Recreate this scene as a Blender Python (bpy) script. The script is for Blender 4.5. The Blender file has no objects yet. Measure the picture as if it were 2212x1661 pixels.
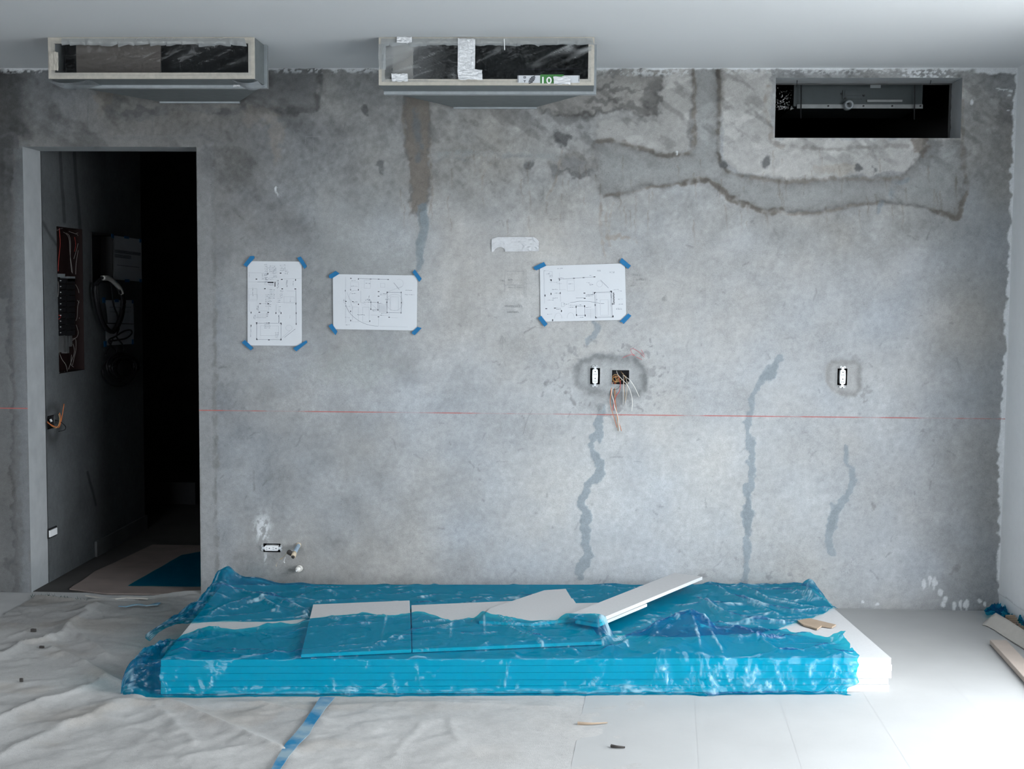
import bpy, math, random
import numpy as np
from mathutils import Matrix, Vector

# ---------------------------------------------------------------- camera
W_PX, H_PX, F_PX = 2212.0, 1661.0, 2800.0
YAW, PITCH, ROLL = -0.0476, -0.0740, -0.0076
CAM_D, CAM_H = 6.2, 1.52
scene = bpy.context.scene
_f = np.array([math.sin(YAW)*math.cos(PITCH), math.cos(YAW)*math.cos(PITCH), math.sin(PITCH)])
_r0 = np.array([math.cos(YAW), -math.sin(YAW), 0.0]); _d0 = np.cross(_f, _r0)
RT = math.cos(ROLL)*_r0 + math.sin(ROLL)*_d0
DN = -math.sin(ROLL)*_r0 + math.cos(ROLL)*_d0
FW = _f
CAM = np.array([0.0, -CAM_D, CAM_H])
cam = bpy.data.objects.new('camera', bpy.data.cameras.new('camera'))
scene.collection.objects.link(cam)
cam.data.sensor_width = 36.0
cam.data.lens = F_PX/W_PX*36.0
cam.data.clip_start = 0.05; cam.data.clip_end = 200
cam.matrix_world = Matrix(((RT[0], -DN[0], -FW[0], CAM[0]), (RT[1], -DN[1], -FW[1], CAM[1]),
                           (RT[2], -DN[2], -FW[2], CAM[2]), (0, 0, 0, 1)))
scene.camera = cam

# ---------------------------------------------------------------- sky, exposure
SKY_STRENGTH = 11.0
EXPOSURE = 0.0
scene.view_settings.view_transform = 'Standard'
scene.view_settings.look = 'None'
scene.view_settings.gamma = 1.0
scene.view_settings.use_curve_mapping = False
scene.view_settings.exposure = EXPOSURE
world = bpy.data.worlds.new('overcast_sky'); scene.world = world
world.use_nodes = True
world.node_tree.nodes['Background'].inputs[0].default_value = (0.90, 0.955, 1.0, 1)
world.node_tree.nodes['Background'].inputs[1].default_value = SKY_STRENGTH
scene.cycles.use_denoising = True
scene.cycles.max_bounces = 9
scene.cycles.diffuse_bounces = 4
scene.cycles.glossy_bounces = 3
scene.cycles.use_adaptive_sampling = True
scene.cycles.adaptive_threshold = 0.07
scene.cycles.adaptive_min_samples = 12
scene.cycles.transparent_max_bounces = 24
scene.cycles.caustics_reflective = False
scene.cycles.caustics_refractive = False
scene.cycles.sample_clamp_indirect = 6.0

# ---------------------------------------------------------------- survey helpers: where a sight line meets a known plane of the room
def ray(px, py):
    d = FW + RT*((px-W_PX/2)/F_PX) + DN*((py-H_PX/2)/F_PX)
    return d
def at_y(px, py, Y=0.0):
    d = ray(px, py); return CAM + d*((Y-CAM[1])/d[1])
def at_z(px, py, Z=0.0):
    d = ray(px, py); return CAM + d*((Z-CAM[2])/d[2])
def at_x(px, py, X):
    d = ray(px, py); return CAM + d*((X-CAM[0])/d[0])
def project(x, y, z):
    vx, vy, vz = x-CAM[0], y-CAM[1], z-CAM[2]
    w = vx*FW[0]+vy*FW[1]+vz*FW[2]
    return (W_PX/2+F_PX*(vx*RT[0]+vy*RT[1]+vz*RT[2])/w, H_PX/2+F_PX*(vx*DN[0]+vy*DN[1]+vz*DN[2])/w)

# ---------------------------------------------------------------- the room's measures
ZC = at_y(1000, 147)[2]                 # ceiling height
XR = at_y(2178, 720)[0]                 # right wall
XJ = at_y(58, 790)[0]                   # left door jamb / corridor wall
XD = at_y(429, 790)[0]                  # right door jamb
ZD = at_y(240, 317)[2]                  # door head
TW = at_x(96, 790, XJ)[1]               # wall thickness
NX0, NX1 = at_y(1675, 230)[0], at_y(2077, 230)[0]
NZ1, NZ0 = at_y(1870, 168)[2], at_y(1870, 298)[2]
XL, YF = -4.6, -7.6                     # left wall, wall behind the camera
WIN_Y0, WIN_Y1, WIN_Z1 = -1.20, -5.0, 2.45
W2X0, W2X1, W2Z0, W2Z1 = -3.9, -1.3, 0.25, 2.35   # second opening, in the wall behind the camera

# daylight enters through the opening in the right wall (portal only guides sampling of the sky)
pl = bpy.data.lights.new('window_portal', 'AREA'); pl.shape = 'RECTANGLE'
pl.size = WIN_Z1; pl.size_y = abs(WIN_Y1-WIN_Y0); pl.cycles.is_portal = True
po = bpy.data.objects.new('window_portal', pl); scene.collection.objects.link(po)
po.location = (XR+0.1, (WIN_Y0+WIN_Y1)/2, WIN_Z1/2); po.rotation_euler = (0, math.radians(90), 0)

p2 = bpy.data.lights.new('window_portal', 'AREA'); p2.shape = 'RECTANGLE'
p2.size = W2X1-W2X0; p2.size_y = W2Z1-W2Z0; p2.cycles.is_portal = True
p2o = bpy.data.objects.new('window_portal', p2); scene.collection.objects.link(p2o)
p2o.location = ((W2X0+W2X1)/2, YF-.08, (W2Z0+W2Z1)/2); p2o.rotation_euler = (math.radians(90), 0, 0)
# ---------------------------------------------------------------- utilities
COL = scene.collection
def lin(r, g, b):
    out = []
    for c in (r, g, b):
        c /= 255.0
        out.append(c/12.92 if c <= 0.04045 else ((c+0.055)/1.055)**2.4)
    return tuple(out)
_rng = np.random.RandomState(7)
_TAB = _rng.rand(256, 256)
def vnoise(x, y, seed=0):
    x = np.asarray(x, float)+seed*37.17; y = np.asarray(y, float)+seed*91.73
    xi = np.floor(x).astype(int); yi = np.floor(y).astype(int)
    fx = x-xi; fy = y-yi
    fx = fx*fx*fx*(fx*(fx*6-15)+10); fy = fy*fy*fy*(fy*(fy*6-15)+10)
    a = _TAB[xi & 255, yi & 255]; b = _TAB[(xi+1) & 255, yi & 255]
    c = _TAB[xi & 255, (yi+1) & 255]; d = _TAB[(xi+1) & 255, (yi+1) & 255]
    return (a*(1-fx)+b*fx)*(1-fy)+(c*(1-fx)+d*fx)*fy
def fbm(x, y, octv=4, seed=0, gain=0.5):
    s = 0; a = 1; t = 0
    for o in range(octv):
        s = s+a*vnoise(np.asarray(x)*2**o, np.asarray(y)*2**o, seed+o*3); t += a; a *= gain
    return s/t                                   # 0..1, mean .5
def sstep(a, b, x):
    t = np.clip((x-a)/(b-a), 0, 1); return t*t*(3-2*t)
def seg_dist(X, Y, pts, closed=False):
    d = np.full(np.shape(X), 1e9); n = len(pts)
    for i in range(n if closed else n-1):
        x1, y1 = pts[i][:2]; x2, y2 = pts[(i+1) % n][:2]
        ex, ey = x2-x1, y2-y1; L = ex*ex+ey*ey+1e-9
        t = np.clip(((X-x1)*ex+(Y-y1)*ey)/L, 0, 1)
        d = np.minimum(d, np.hypot(X-x1-t*ex, Y-y1-t*ey))
    return d
def poly_sd(X, Y, pts):                          # >0 inside
    d = seg_dist(X, Y, pts, True); ins = np.zeros(np.shape(X), bool); n = len(pts)
    for i in range(n):
        x1, y1 = pts[i]; x2, y2 = pts[(i+1) % n]
        if y1 == y2: continue
        c = ((y1 > Y) != (y2 > Y)) & (X < (x2-x1)*(Y-y1)/(y2-y1)+x1)
        ins ^= c
    return np.where(ins, d, -d)
def smooth_pts(pts, n=6):
    P = [np.array(p, float) for p in pts]
    if len(P) < 3: return P
    out = []
    for i in range(len(P)-1):
        p0 = P[max(i-1, 0)]; p1 = P[i]; p2 = P[i+1]; p3 = P[min(i+2, len(P)-1)]
        for k in range(n):
            t = k/n
            out.append(0.5*((2*p1)+(-p0+p2)*t+(2*p0-5*p1+4*p2-p3)*t*t+(-p0+3*p1-3*p2+p3)*t**3))
    out.append(P[-1]); return out

class MB:
    def __init__(self): self.v = []; self.f = []; self.m = []
    def add(self, vs, fs, mi=0):
        b = len(self.v); self.v += [tuple(map(float, p)) for p in vs]
        for f in fs: self.f.append(tuple(b+i for i in f)); self.m.append(mi)
        return self
    def box(self, lo, hi, mi=0, bev=0.0):
        x0, y0, z0 = [min(a, b) for a, b in zip(lo, hi)]; x1, y1, z1 = [max(a, b) for a, b in zip(lo, hi)]
        return self.prism([(x0, y0), (x1, y0), (x1, y1), (x0, y1)], z0, z1, mi)
    def prism(self, poly, z0, z1, mi=0, side=None):   # poly in xy, counter-clockwise
        n = len(poly); side = mi if side is None else side
        a = sum(poly[i][0]*poly[(i+1) % n][1]-poly[(i+1) % n][0]*poly[i][1] for i in range(n))
        if a < 0: poly = poly[::-1]
        vs = [(p[0], p[1], z0) for p in poly]+[(p[0], p[1], z1) for p in poly]
        self.add(vs, [tuple(range(n-1, -1, -1)), tuple(range(n, 2*n))], mi)
        b = len(self.v)-2*n
        for i in range(n):
            j = (i+1) % n; self.f.append((b+i, b+j, b+n+j, b+n+i)); self.m.append(side)
        return self
    def prism_y(self, poly, y0, y1, mi=0, side=None): # poly in xz, extruded between y0 and y1
        s = MB().prism(poly, min(y0, y1), max(y0, y1), mi, side)
        vs = [(p[0], -p[2]+y0+y1, p[1]) for p in s.v]
        b = len(self.v); self.v += vs
        for f, m in zip(s.f, s.m): self.f.append(tuple(b+i for i in f)); self.m.append(m)
        return self
    def tube(self, pts, r, seg=6, mi=0, smooth=5, cap=True):
        P = smooth_pts(pts, smooth) if smooth else [np.array(p, float) for p in pts]
        n = len(P); rs = r if isinstance(r, (list, tuple)) else None
        vs = []; up = np.array([0.13, 0.31, 0.94])
        for i in range(n):
            t = P[min(i+1, n-1)]-P[max(i-1, 0)]; t = t/(np.linalg.norm(t)+1e-12)
            a = np.cross(t, up); la = np.linalg.norm(a)
            if la < 1e-3: a = np.cross(t, [1, 0, 0]); la = np.linalg.norm(a)
            a /= la; b = np.cross(t, a); up = np.cross(a, t) if False else up
            rr = r if rs is None else rs[0]+(rs[1]-rs[0])*i/(n-1)
            for k in range(seg):
                an = 2*math.pi*k/seg; vs.append(P[i]+rr*(math.cos(an)*a+math.sin(an)*b))
        fs = []
        for i in range(n-1):
            for k in range(seg):
                k2 = (k+1) % seg; fs.append((i*seg+k, i*seg+k2, (i+1)*seg+k2, (i+1)*seg+k))
        if cap: fs += [tuple(range(seg-1, -1, -1)), tuple((n-1)*seg+k for k in range(seg))]
        return self.add(vs, fs, mi)
    def grid(self, G, mi=0):                          # G: array (n,m,3)
        n, m = G.shape[:2]
        idx = np.arange(n*m).reshape(n, m)
        fs = np.stack([idx[:-1, :-1], idx[1:, :-1], idx[1:, 1:], idx[:-1, 1:]], -1).reshape(-1, 4)
        return self.add(G.reshape(-1, 3), [tuple(q) for q in fs.tolist()], mi)
    def build(self, name, mats, parent=None, smooth=False):
        me = bpy.data.meshes.new(name)
        o = np.array(parent_world(parent)) if parent is not None else np.zeros(3)
        vv = np.array(self.v)-o
        me.from_pydata(vv.tolist(), [], self.f)
        for m in (mats if isinstance(mats, (list, tuple)) else [mats]): me.materials.append(m)
        if any(self.m): me.polygons.foreach_set('material_index', self.m)
        if smooth: me.polygons.foreach_set('use_smooth', [True]*len(me.polygons))
        me.update()
        ob = bpy.data.objects.new(name, me); COL.objects.link(ob)
        if parent is not None: ob.parent = parent
        return ob
def parent_world(p):
    o = Vector((0, 0, 0))
    while p is not None: o += p.location; p = p.parent
    return o
def grid_object(name, G, mat, parent=None, cols=None, keep=None, smooth=True):
    n, m = G.shape[:2]
    idx = np.arange(n*m).reshape(n, m)
    fs = np.stack([idx[:-1, :-1], idx[1:, :-1], idx[1:, 1:], idx[:-1, 1:]], -1)
    fs = (fs[keep] if keep is not None else fs.reshape(-1, 4))
    o = np.array(parent_world(parent)) if parent is not None else np.zeros(3)
    me = bpy.data.meshes.new(name)
    V = (G.reshape(-1, 3)-o).astype(np.float32)
    me.vertices.add(len(V)); me.vertices.foreach_set('co', V.ravel())
    nf = len(fs)
    me.loops.add(nf*4); me.loops.foreach_set('vertex_index', fs.astype(np.int32).ravel())
    me.polygons.add(nf); me.polygons.foreach_set('loop_start', np.arange(0, nf*4, 4, dtype=np.int32))
    me.polygons.foreach_set('loop_total', np.full(nf, 4, dtype=np.int32))
    me.update(calc_edges=True)
    if smooth: me.polygons.foreach_set('use_smooth', np.ones(nf, bool))
    if cols is not None:
        at = me.attributes.new('tint', 'FLOAT_COLOR', 'POINT')
        c4 = np.ones((n*m, 4), np.float32); c4[:, :3] = cols.reshape(-1, 3)
        at.data.foreach_set('color', c4.ravel())
    me.materials.append(mat); me.validate()
    ob = bpy.data.objects.new(name, me); COL.objects.link(ob)
    if parent is not None: ob.parent = parent
    return ob
def thing(name, label, cat, loc=(0, 0, 0), group=None):
    o = bpy.data.objects.new(name, None); COL.objects.link(o)
    o.empty_display_size = 0.05; o.location = Vector([float(c) for c in loc])
    return tag(o, label, cat, group)
def tag(o, label, cat, group=None, kind=None):
    o['label'] = label; o['category'] = cat
    if group: o['group'] = group
    if kind: o['kind'] = kind
    return o
def struct(o, label=None, cat=None):
    o['kind'] = 'structure'
    if label: o['label'] = label
    if cat: o['category'] = cat
    return o

# ---------------------------------------------------------------- materials
def nt(mat): return mat.node_tree.nodes, mat.node_tree.links
def mat(name, col, rough=0.6, metal=0.0, var=0.0, scale=30.0, bump=0.0, bscale=80.0, spec=0.4):
    m = bpy.data.materials.new(name); m.use_nodes = True
    N, Lk = nt(m); b = N['Principled BSDF']
    b.inputs['Base Color'].default_value = (*col, 1); b.inputs['Roughness'].default_value = rough
    b.inputs['Metallic'].default_value = metal; b.inputs['Specular IOR Level'].default_value = spec
    tc = N.new('ShaderNodeTexCoord')
    if var:
        nz = N.new('ShaderNodeTexNoise'); nz.inputs['Scale'].default_value = scale; nz.inputs['Detail'].default_value = 6
        Lk.new(tc.outputs['Object'], nz.inputs['Vector'])
        mr = N.new('ShaderNodeMapRange'); mr.inputs['To Min'].default_value = 1-var; mr.inputs['To Max'].default_value = 1+var
        mr.inputs['From Min'].default_value = .25; mr.inputs['From Max'].default_value = .75
        Lk.new(nz.outputs['Fac'], mr.inputs['Value'])
        mx = N.new('ShaderNodeVectorMath'); mx.operation = 'SCALE'; mx.inputs[0].default_value = col
        Lk.new(mr.outputs[0], mx.inputs['Scale']); Lk.new(mx.outputs[0], b.inputs['Base Color'])
    if bump:
        n2 = N.new('ShaderNodeTexNoise'); n2.inputs['Scale'].default_value = bscale; n2.inputs['Detail'].default_value = 5
        Lk.new(tc.outputs['Object'], n2.inputs['Vector'])
        bp = N.new('ShaderNodeBump'); bp.inputs['Strength'].default_value = bump; bp.inputs['Distance'].default_value = 0.004
        Lk.new(n2.outputs['Fac'], bp.inputs['Height']); Lk.new(bp.outputs[0], b.inputs['Normal'])
    return m

def tinted_surface(name, rough, fine=(220, .14), mid=(38, .10), bump=.25, bscale=160, chalk=None):
    """colour comes from the 'tint' attribute of the mesh, fine grain from noise"""
    m = bpy.data.materials.new(name); m.use_nodes = True
    N, Lk = nt(m); b = N['Principled BSDF']; b.inputs['Roughness'].default_value = rough
    b.inputs['Specular IOR Level'].default_value = .25
    at = N.new('ShaderNodeAttribute'); at.attribute_name = 'tint'
    tc = N.new('ShaderNodeTexCoord'); cur = at.outputs['Color']
    for sc, amp in (fine, mid):
        nz = N.new('ShaderNodeTexNoise'); nz.inputs['Scale'].default_value = sc; nz.inputs['Detail'].default_value = 7
        nz.inputs['Roughness'].default_value = .65
        Lk.new(tc.outputs['Object'], nz.inputs['Vector'])
        mr = N.new('ShaderNodeMapRange'); mr.inputs['From Min'].default_value = .3; mr.inputs['From Max'].default_value = .7
        mr.inputs['To Min'].default_value = 1-amp; mr.inputs['To Max'].default_value = 1+amp
        Lk.new(nz.outputs['Fac'], mr.inputs['Value'])
        vm = N.new('ShaderNodeVectorMath'); vm.operation = 'SCALE'
        Lk.new(cur, vm.inputs[0]); Lk.new(mr.outputs[0], vm.inputs['Scale']); cur = vm.outputs[0]
    # small dark pits
    vo = N.new('ShaderNodeTexVoronoi'); vo.inputs['Scale'].default_value = 34; Lk.new(tc.outputs['Object'], vo.inputs['Vector'])
    pr = N.new('ShaderNodeMapRange'); pr.inputs['From Min'].default_value = .03; pr.inputs['From Max'].default_value = .075
    pr.inputs['To Min'].default_value = .62; pr.inputs['To Max'].default_value = 1.0
    Lk.new(vo.outputs['Distance'], pr.inputs['Value'])
    vm = N.new('ShaderNodeVectorMath'); vm.operation = 'SCALE'
    Lk.new(cur, vm.inputs[0]); Lk.new(pr.outputs[0], vm.inputs['Scale']); cur = vm.outputs[0]
    if chalk:
        z0, k = chalk
        sp = N.new('ShaderNodeSeparateXYZ'); Lk.new(tc.outputs['Object'], sp.inputs[0])
        ml = N.new('ShaderNodeMath'); ml.operation = 'MULTIPLY_ADD'; ml.inputs[1].default_value = -k; ml.inputs[2].default_value = -z0
        Lk.new(sp.outputs['X'], ml.inputs[0])
        ad = N.new('ShaderNodeMath'); ad.operation = 'ADD'; Lk.new(sp.outputs['Z'], ad.inputs[0]); Lk.new(ml.outputs[0], ad.inputs[1])
        ab = N.new('ShaderNodeMath'); ab.operation = 'ABSOLUTE'; Lk.new(ad.outputs[0], ab.inputs[0])
        mr = N.new('ShaderNodeMapRange'); mr.inputs['From Min'].default_value = .0012; mr.inputs['From Max'].default_value = .0034
        mr.inputs['To Min'].default_value = 1; mr.inputs['To Max'].default_value = 0; Lk.new(ab.outputs[0], mr.inputs['Value'])
        nz = N.new('ShaderNodeTexNoise'); nz.inputs['Scale'].default_value = 3.1; nz.inputs['Detail'].default_value = 5
        Lk.new(tc.outputs['Object'], nz.inputs['Vector'])
        m2 = N.new('ShaderNodeMapRange'); m2.inputs['From Min'].default_value = .44; m2.inputs['From Max'].default_value = .54
        m2.inputs['To Min'].default_value = .15; m2.inputs['To Max'].default_value = .85; Lk.new(nz.outputs['Fac'], m2.inputs['Value'])
        mu = N.new('ShaderNodeMath'); mu.operation = 'MULTIPLY'; Lk.new(mr.outputs[0], mu.inputs[0]); Lk.new(m2.outputs[0], mu.inputs[1])
        mx = N.new('ShaderNodeMix'); mx.data_type = 'RGBA'; Lk.new(mu.outputs[0], mx.inputs['Factor'])
        Lk.new(cur, mx.inputs['A']); mx.inputs['B'].default_value = (.42, .10, .085, 1); cur = mx.outputs['Result']
    Lk.new(cur, b.inputs['Base Color'])
    n2 = N.new('ShaderNodeTexNoise'); n2.inputs['Scale'].default_value = bscale; n2.inputs['Detail'].default_value = 6
    Lk.new(tc.outputs['Object'], n2.inputs['Vector'])
    bp = N.new('ShaderNodeBump'); bp.inputs['Strength'].default_value = bump; bp.inputs['Distance'].default_value = 0.003
    Lk.new(n2.outputs['Fac'], bp.inputs['Height']); Lk.new(bp.outputs[0], b.inputs['Normal'])
    return m

def film_mat(name, tint, body, milky, gloss, rough, bump=.0, bscale=60, white=(.55, .72, .80), base=.012):
    """thin plastic: tinted see-through, a little body, gloss; 'tint' attribute of the mesh = stress-whitened creases and painted glints"""
    m = bpy.data.materials.new(name); m.use_nodes = True
    N, Lk = nt(m); out = N['Material Output']; N.remove(N['Principled BSDF'])
    tr = N.new('ShaderNodeBsdfTransparent'); tr.inputs[0].default_value = (*tint, 1)
    gl = N.new('ShaderNodeBsdfGlossy'); gl.inputs[0].default_value = (.95, .97, 1, 1); gl.inputs['Roughness'].default_value = rough
    def soft(col):
        tl = N.new('ShaderNodeBsdfTranslucent'); tl.inputs[0].default_value = (*col, 1)
        df = N.new('ShaderNodeBsdfDiffuse'); df.inputs[0].default_value = (*col, 1)
        ms = N.new('ShaderNodeMixShader'); ms.inputs[0].default_value = .5; Lk.new(tl.outputs[0], ms.inputs[1]); Lk.new(df.outputs[0], ms.inputs[2]); return ms, df
    ms, df = soft(body); mw, _ = soft(white)
    m1 = N.new('ShaderNodeMixShader'); m1.inputs[0].default_value = milky; Lk.new(tr.outputs[0], m1.inputs[1]); Lk.new(ms.outputs[0], m1.inputs[2])
    at = N.new('ShaderNodeAttribute'); at.attribute_name = 'tint'
    mW = N.new('ShaderNodeMixShader'); Lk.new(at.outputs['Fac'], mW.inputs[0]); Lk.new(m1.outputs[0], mW.inputs[1]); Lk.new(mw.outputs[0], mW.inputs[2])
    fr = N.new('ShaderNodeLayerWeight'); fr.inputs[0].default_value = .35
    mu = N.new('ShaderNodeMath'); mu.operation = 'MULTIPLY_ADD'; mu.inputs[1].default_value = gloss; mu.inputs[2].default_value = base
    Lk.new(fr.outputs['Fresnel'], mu.inputs[0])
    m2 = N.new('ShaderNodeMixShader'); Lk.new(mu.outputs[0], m2.inputs[0]); Lk.new(mW.outputs[0], m2.inputs[1]); Lk.new(gl.outputs[0], m2.inputs[2])
    if bump:
        tc = N.new('ShaderNodeTexCoord'); n2 = N.new('ShaderNodeTexNoise'); n2.inputs['Scale'].default_value = bscale; n2.inputs['Detail'].default_value = 3
        mp = N.new('ShaderNodeMapping'); mp.inputs['Scale'].default_value = (1, 3, 1.5); mp.inputs['Rotation'].default_value = (0, 0, .3)
        Lk.new(tc.outputs['Object'], mp.inputs[0]); Lk.new(mp.outputs[0], n2.inputs['Vector'])
        bp = N.new('ShaderNodeBump'); bp.inputs['Strength'].default_value = bump; bp.inputs['Distance'].default_value = .006
        Lk.new(n2.outputs['Fac'], bp.inputs['Height'])
        for q in (gl, df): Lk.new(bp.outputs[0], q.inputs['Normal'])
        Lk.new(bp.outputs[0], fr.inputs['Normal'])
    Lk.new(m2.outputs[0], out.inputs['Surface'])
    return m

M = {}
M['white_paint'] = mat('white_paint', (.72, .73, .74), .7, var=.02, scale=4, bump=.06, bscale=200)
M['ceiling_paint'] = mat('ceiling_paint', (.66, .67, .68), .75, var=.015, scale=2, bump=.04, bscale=150)
M['concrete'] = mat('concrete', (.30, .31, .315), .85, var=.16, scale=9, bump=.3, bscale=60)
M['jamb'] = mat('jamb_concrete', (.36, .375, .385), .8, var=.10, scale=14, bump=.2, bscale=90)
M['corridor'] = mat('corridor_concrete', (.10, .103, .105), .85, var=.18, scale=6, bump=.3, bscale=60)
M['dark'] = mat('dark_void', (.02, .02, .022), .9, var=.1)
M['black'] = mat('black_plastic', (.012, .012, .014), .5, var=.1)
M['plastic_white'] = mat('white_plastic', (.78, .79, .80), .35, var=.01)
M['steel'] = mat('zinc_steel', (.55, .57, .58), .38, .85, var=.08)
M['galv'] = mat('galvanised_sheet', (.34, .37, .39), .5, .35, var=.12, scale=40)
M['foil'] = mat('foil_tape', (.70, .71, .73), .35, .45, var=.06, scale=60, bump=.9, bscale=70)
M['plenum'] = mat('dull_galvanised', (.16, .175, .18), .55, .2, var=.12, scale=30)
M['insul'] = mat('duct_board_edge', (.46, .43, .38), .9, var=.12, scale=50, bump=.3)
M['duct_dark'] = mat('duct_liner', (.014, .016, .017), .9, var=.2, scale=12)
M['duct_panel'] = mat('duct_panel', (.115, .10, .09), .8, var=.12, scale=7)
M['paper'] = mat('paper', (.57, .59, .62), .8, var=.015, scale=6)
M['ink'] = mat('ink_line', (.16, .18, .22), .8, var=.1)
M['ink_grey'] = mat('ink_faint', (.42, .44, .48), .8, var=.1)
M['ink_black'] = mat('ink_black', (.02, .02, .03), .8, var=.1)
M['tape'] = mat('blue_tape', (.0, .13, .31), .6, var=.06, scale=40, bump=.2, bscale=120)
M['drywall_face'] = mat('drywall_face', (.50, .50, .505), .8, var=.04, scale=120)
M['drywall_edge'] = mat('drywall_edge', (.62, .62, .62), .8, var=.03, scale=60)
M['card'] = mat('cardboard', (.34, .26, .19), .85, var=.10, scale=18, bump=.2)
M['card_pale'] = mat('pale_cardboard', (.50, .47, .43), .85, var=.06, scale=20)
M['card_pink'] = mat('floor_cardboard', (.20, .16, .145), .9, var=.12, scale=9)
M['orange'] = mat('wire_orange', (.55, .16, .05), .5, var=.05)
M['red'] = mat('wire_red', (.50, .05, .04), .5, var=.05)
M['wwire'] = mat('wire_white', (.72, .70, .66), .5, var=.05)
M['wwire_dim'] = mat('wire_dimmed', (.30, .285, .27), .6, var=.1)  # white wire darkened for the dim corridor
M['tan'] = mat('wire_tan', (.42, .26, .11), .5, var=.05)
M['panel_red'] = mat('panel_red', (.014, .003, .0028), .7, var=.15)
M['pencil'] = mat('pencil', (.20, .20, .20), .9, var=.15)
M['chalk_red'] = mat('red_crayon', (.48, .07, .08), .9, var=.15)
M['copper'] = mat('pipe_grey_blue', (.28, .37, .46), .5, var=.2, scale=60)
M['beige_tape'] = mat('masking_tape', (.55, .46, .34), .8, var=.08)
M['green'] = mat('label_green', (.055, .20, .055), .7, var=.05)
M['debris'] = mat('debris', (.05, .045, .042), .9, var=.1)
M['film'] = film_mat('blue_film', (.03, .70, .80), (.0, .14, .45), .22, .04, .17, bump=.35, bscale=22, base=.014)
M['clear_film'] = film_mat('clear_film', (.93, .94, .95), (.62, .64, .66), .012, .12, .18, bump=.5, bscale=18, white=(.62, .64, .65), base=.006)

# ================================================================ THE SETTING
# ---------------------------------------------------------------- back wall: raw concrete with patches, trenches and stains of their own shape
BOXES = {}                                        # openings for wall boxes: name -> (x0,x1,z0,z1)
def wall_rect(x0, y0, x1, y1):
    c = at_y((x0+x1)/2, (y0+y1)/2); sx = 1.0
    a = at_y(x0, (y0+y1)/2); b = at_y(x1, (y0+y1)/2); t = at_y((x0+x1)/2, y0); u = at_y((x0+x1)/2, y1)
    return (a[0], b[0], u[2], t[2])
BOXES['outlet_a'] = wall_rect(1275, 795, 1296, 830)
BOXES['wire_box'] = wall_rect(1322, 799.5, 1359, 830)
BOXES['outlet_b'] = wall_rect(1809, 796, 1830, 832)
BOXES['outlet_c'] = wall_rect(569, 1174, 606, 1192.5)

def snap(arr, keys):
    arr = arr.copy(); used = set()
    for k in keys:
        i = int(np.argmin(np.abs(arr-k)))
        while i in used: i += 1
        arr[i] = k; used.add(i)
    return np.sort(arr)
STEP = 0.0048
wx0 = at_y(-60, 800)[0]
kx = [XJ, XD, NX0, NX1]+[v for b in BOXES.values() for v in b[:2]]
kz = [ZD, NZ0, NZ1]+[v for b in BOXES.values() for v in b[2:]]
xs = snap(np.arange(wx0, XR+STEP*.5, STEP), kx); xs[-1] = XR
zs = snap(np.arange(0, ZC+STEP*.5, STEP), kz); zs[0] = -0.01; zs[-1] = ZC
GX, GZ = np.meshgrid(xs, zs, indexing='ij')
PX, PY = project(GX, 0.0*GX, GZ)
wob1 = (fbm(PX/14, PY/14, 4, 1)-.5); wob2 = (fbm(PX/14, PY/14, 4, 9)-.5)
wA = (fbm(PX/45, PY/45, 4, 4)-.5); wB = (fbm(PX/45, PY/45, 4, 12)-.5)
QX, QY = PX+wob1*22+wA*20, PY+wob2*22+wB*20          # warped coordinates give ragged edges
RX, RY = PX+wob1*9, PY+wob2*9
C = np.ones(PX.shape+(3,)); D = np.zeros(PX.shape)     # colour, relief towards the room (m)
V = np.ones(PX.shape)
base = np.array([.355, .361, .366])
big = fbm(PX/260, PY/230, 4, 21); midn = fbm(PX/60, PY/60, 5, 31); fin = fbm(PX/9, PY/9, 4, 41)
low_ = sstep(420, 760, PY)*sstep(800, 1200, PX)
V *= 1+(big-.5)*(.50-.15*low_)+(midn-.5)*(.42-.24*low_)+(fin-.5)*.18
warm = (fbm(PX/180, PY/180, 4, 55)-.5)
# trowel sweeps
sw = fbm((PX+wA*90)/140+PY/400, PY/9+PX/40, 3, 61); sw2 = fbm((.9*PX+.43*PY)/10, (.9*PY-.43*PX)/110, 3, 66)
V *= 1+(sw-.5)*.08+(sw2-.5)*.08
# the wall is raw and darker in its upper third, skimmed paler below
upper = sstep(560, 330, PY+(big-.5)*260+wA*120)
V *= 1-.17*upper
R1 = .94*PX+.34*PY; R2 = -.34*PX+.94*PY; R3 = .8*PX-.6*PY; R4 = .6*PX+.8*PY
V *= 1+upper*((fbm(R3/8, R4/11, 4, 201)-.5)*.38+(fbm(R3/60, R4/7, 3, 204)-.5)*.16+(fbm(R1/6, R2/45, 3, 207)-.5)*.14)
V *= 1-.46*sstep(1200, 330, PX+wA*160)*(.70+.30*sstep(1050, 300, PY+wB*160))  # raw concrete darker towards the door, window light falloff painted in as well
V *= 1-.62*sstep(90, 25, PX+wob1*20)  # strip left of the door darkened further the same way
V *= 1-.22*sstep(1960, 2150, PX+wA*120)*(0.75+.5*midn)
pale = sstep(560, 900, PY)*sstep(950, 1300, PX)*sstep(2080, 1900, PX)
V *= 1+.13*pale
NB1 = fbm(PX/18, PY/18, 3, 77); NB2 = fbm(PX/26, PY/26, 3, 88); NB3 = fbm(PX/11, PY/11, 3, 177); NB4 = fbm(PX/5, PY/5, 2, 178)
ALL = (slice(None), slice(None))
_mx, _mz = PX.shape[0]//2, PX.shape[1]//2
def win(xa, ya, xb, yb, m=50):
    i0, i1 = np.searchsorted(PX[:, _mz], [xa-m, xb+m]); j0, j1 = np.searchsorted(-PY[_mx, :], [-(yb+m), -(ya-m)])
    return (slice(int(i0), int(i1)), slice(int(j0), int(j1)))
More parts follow.
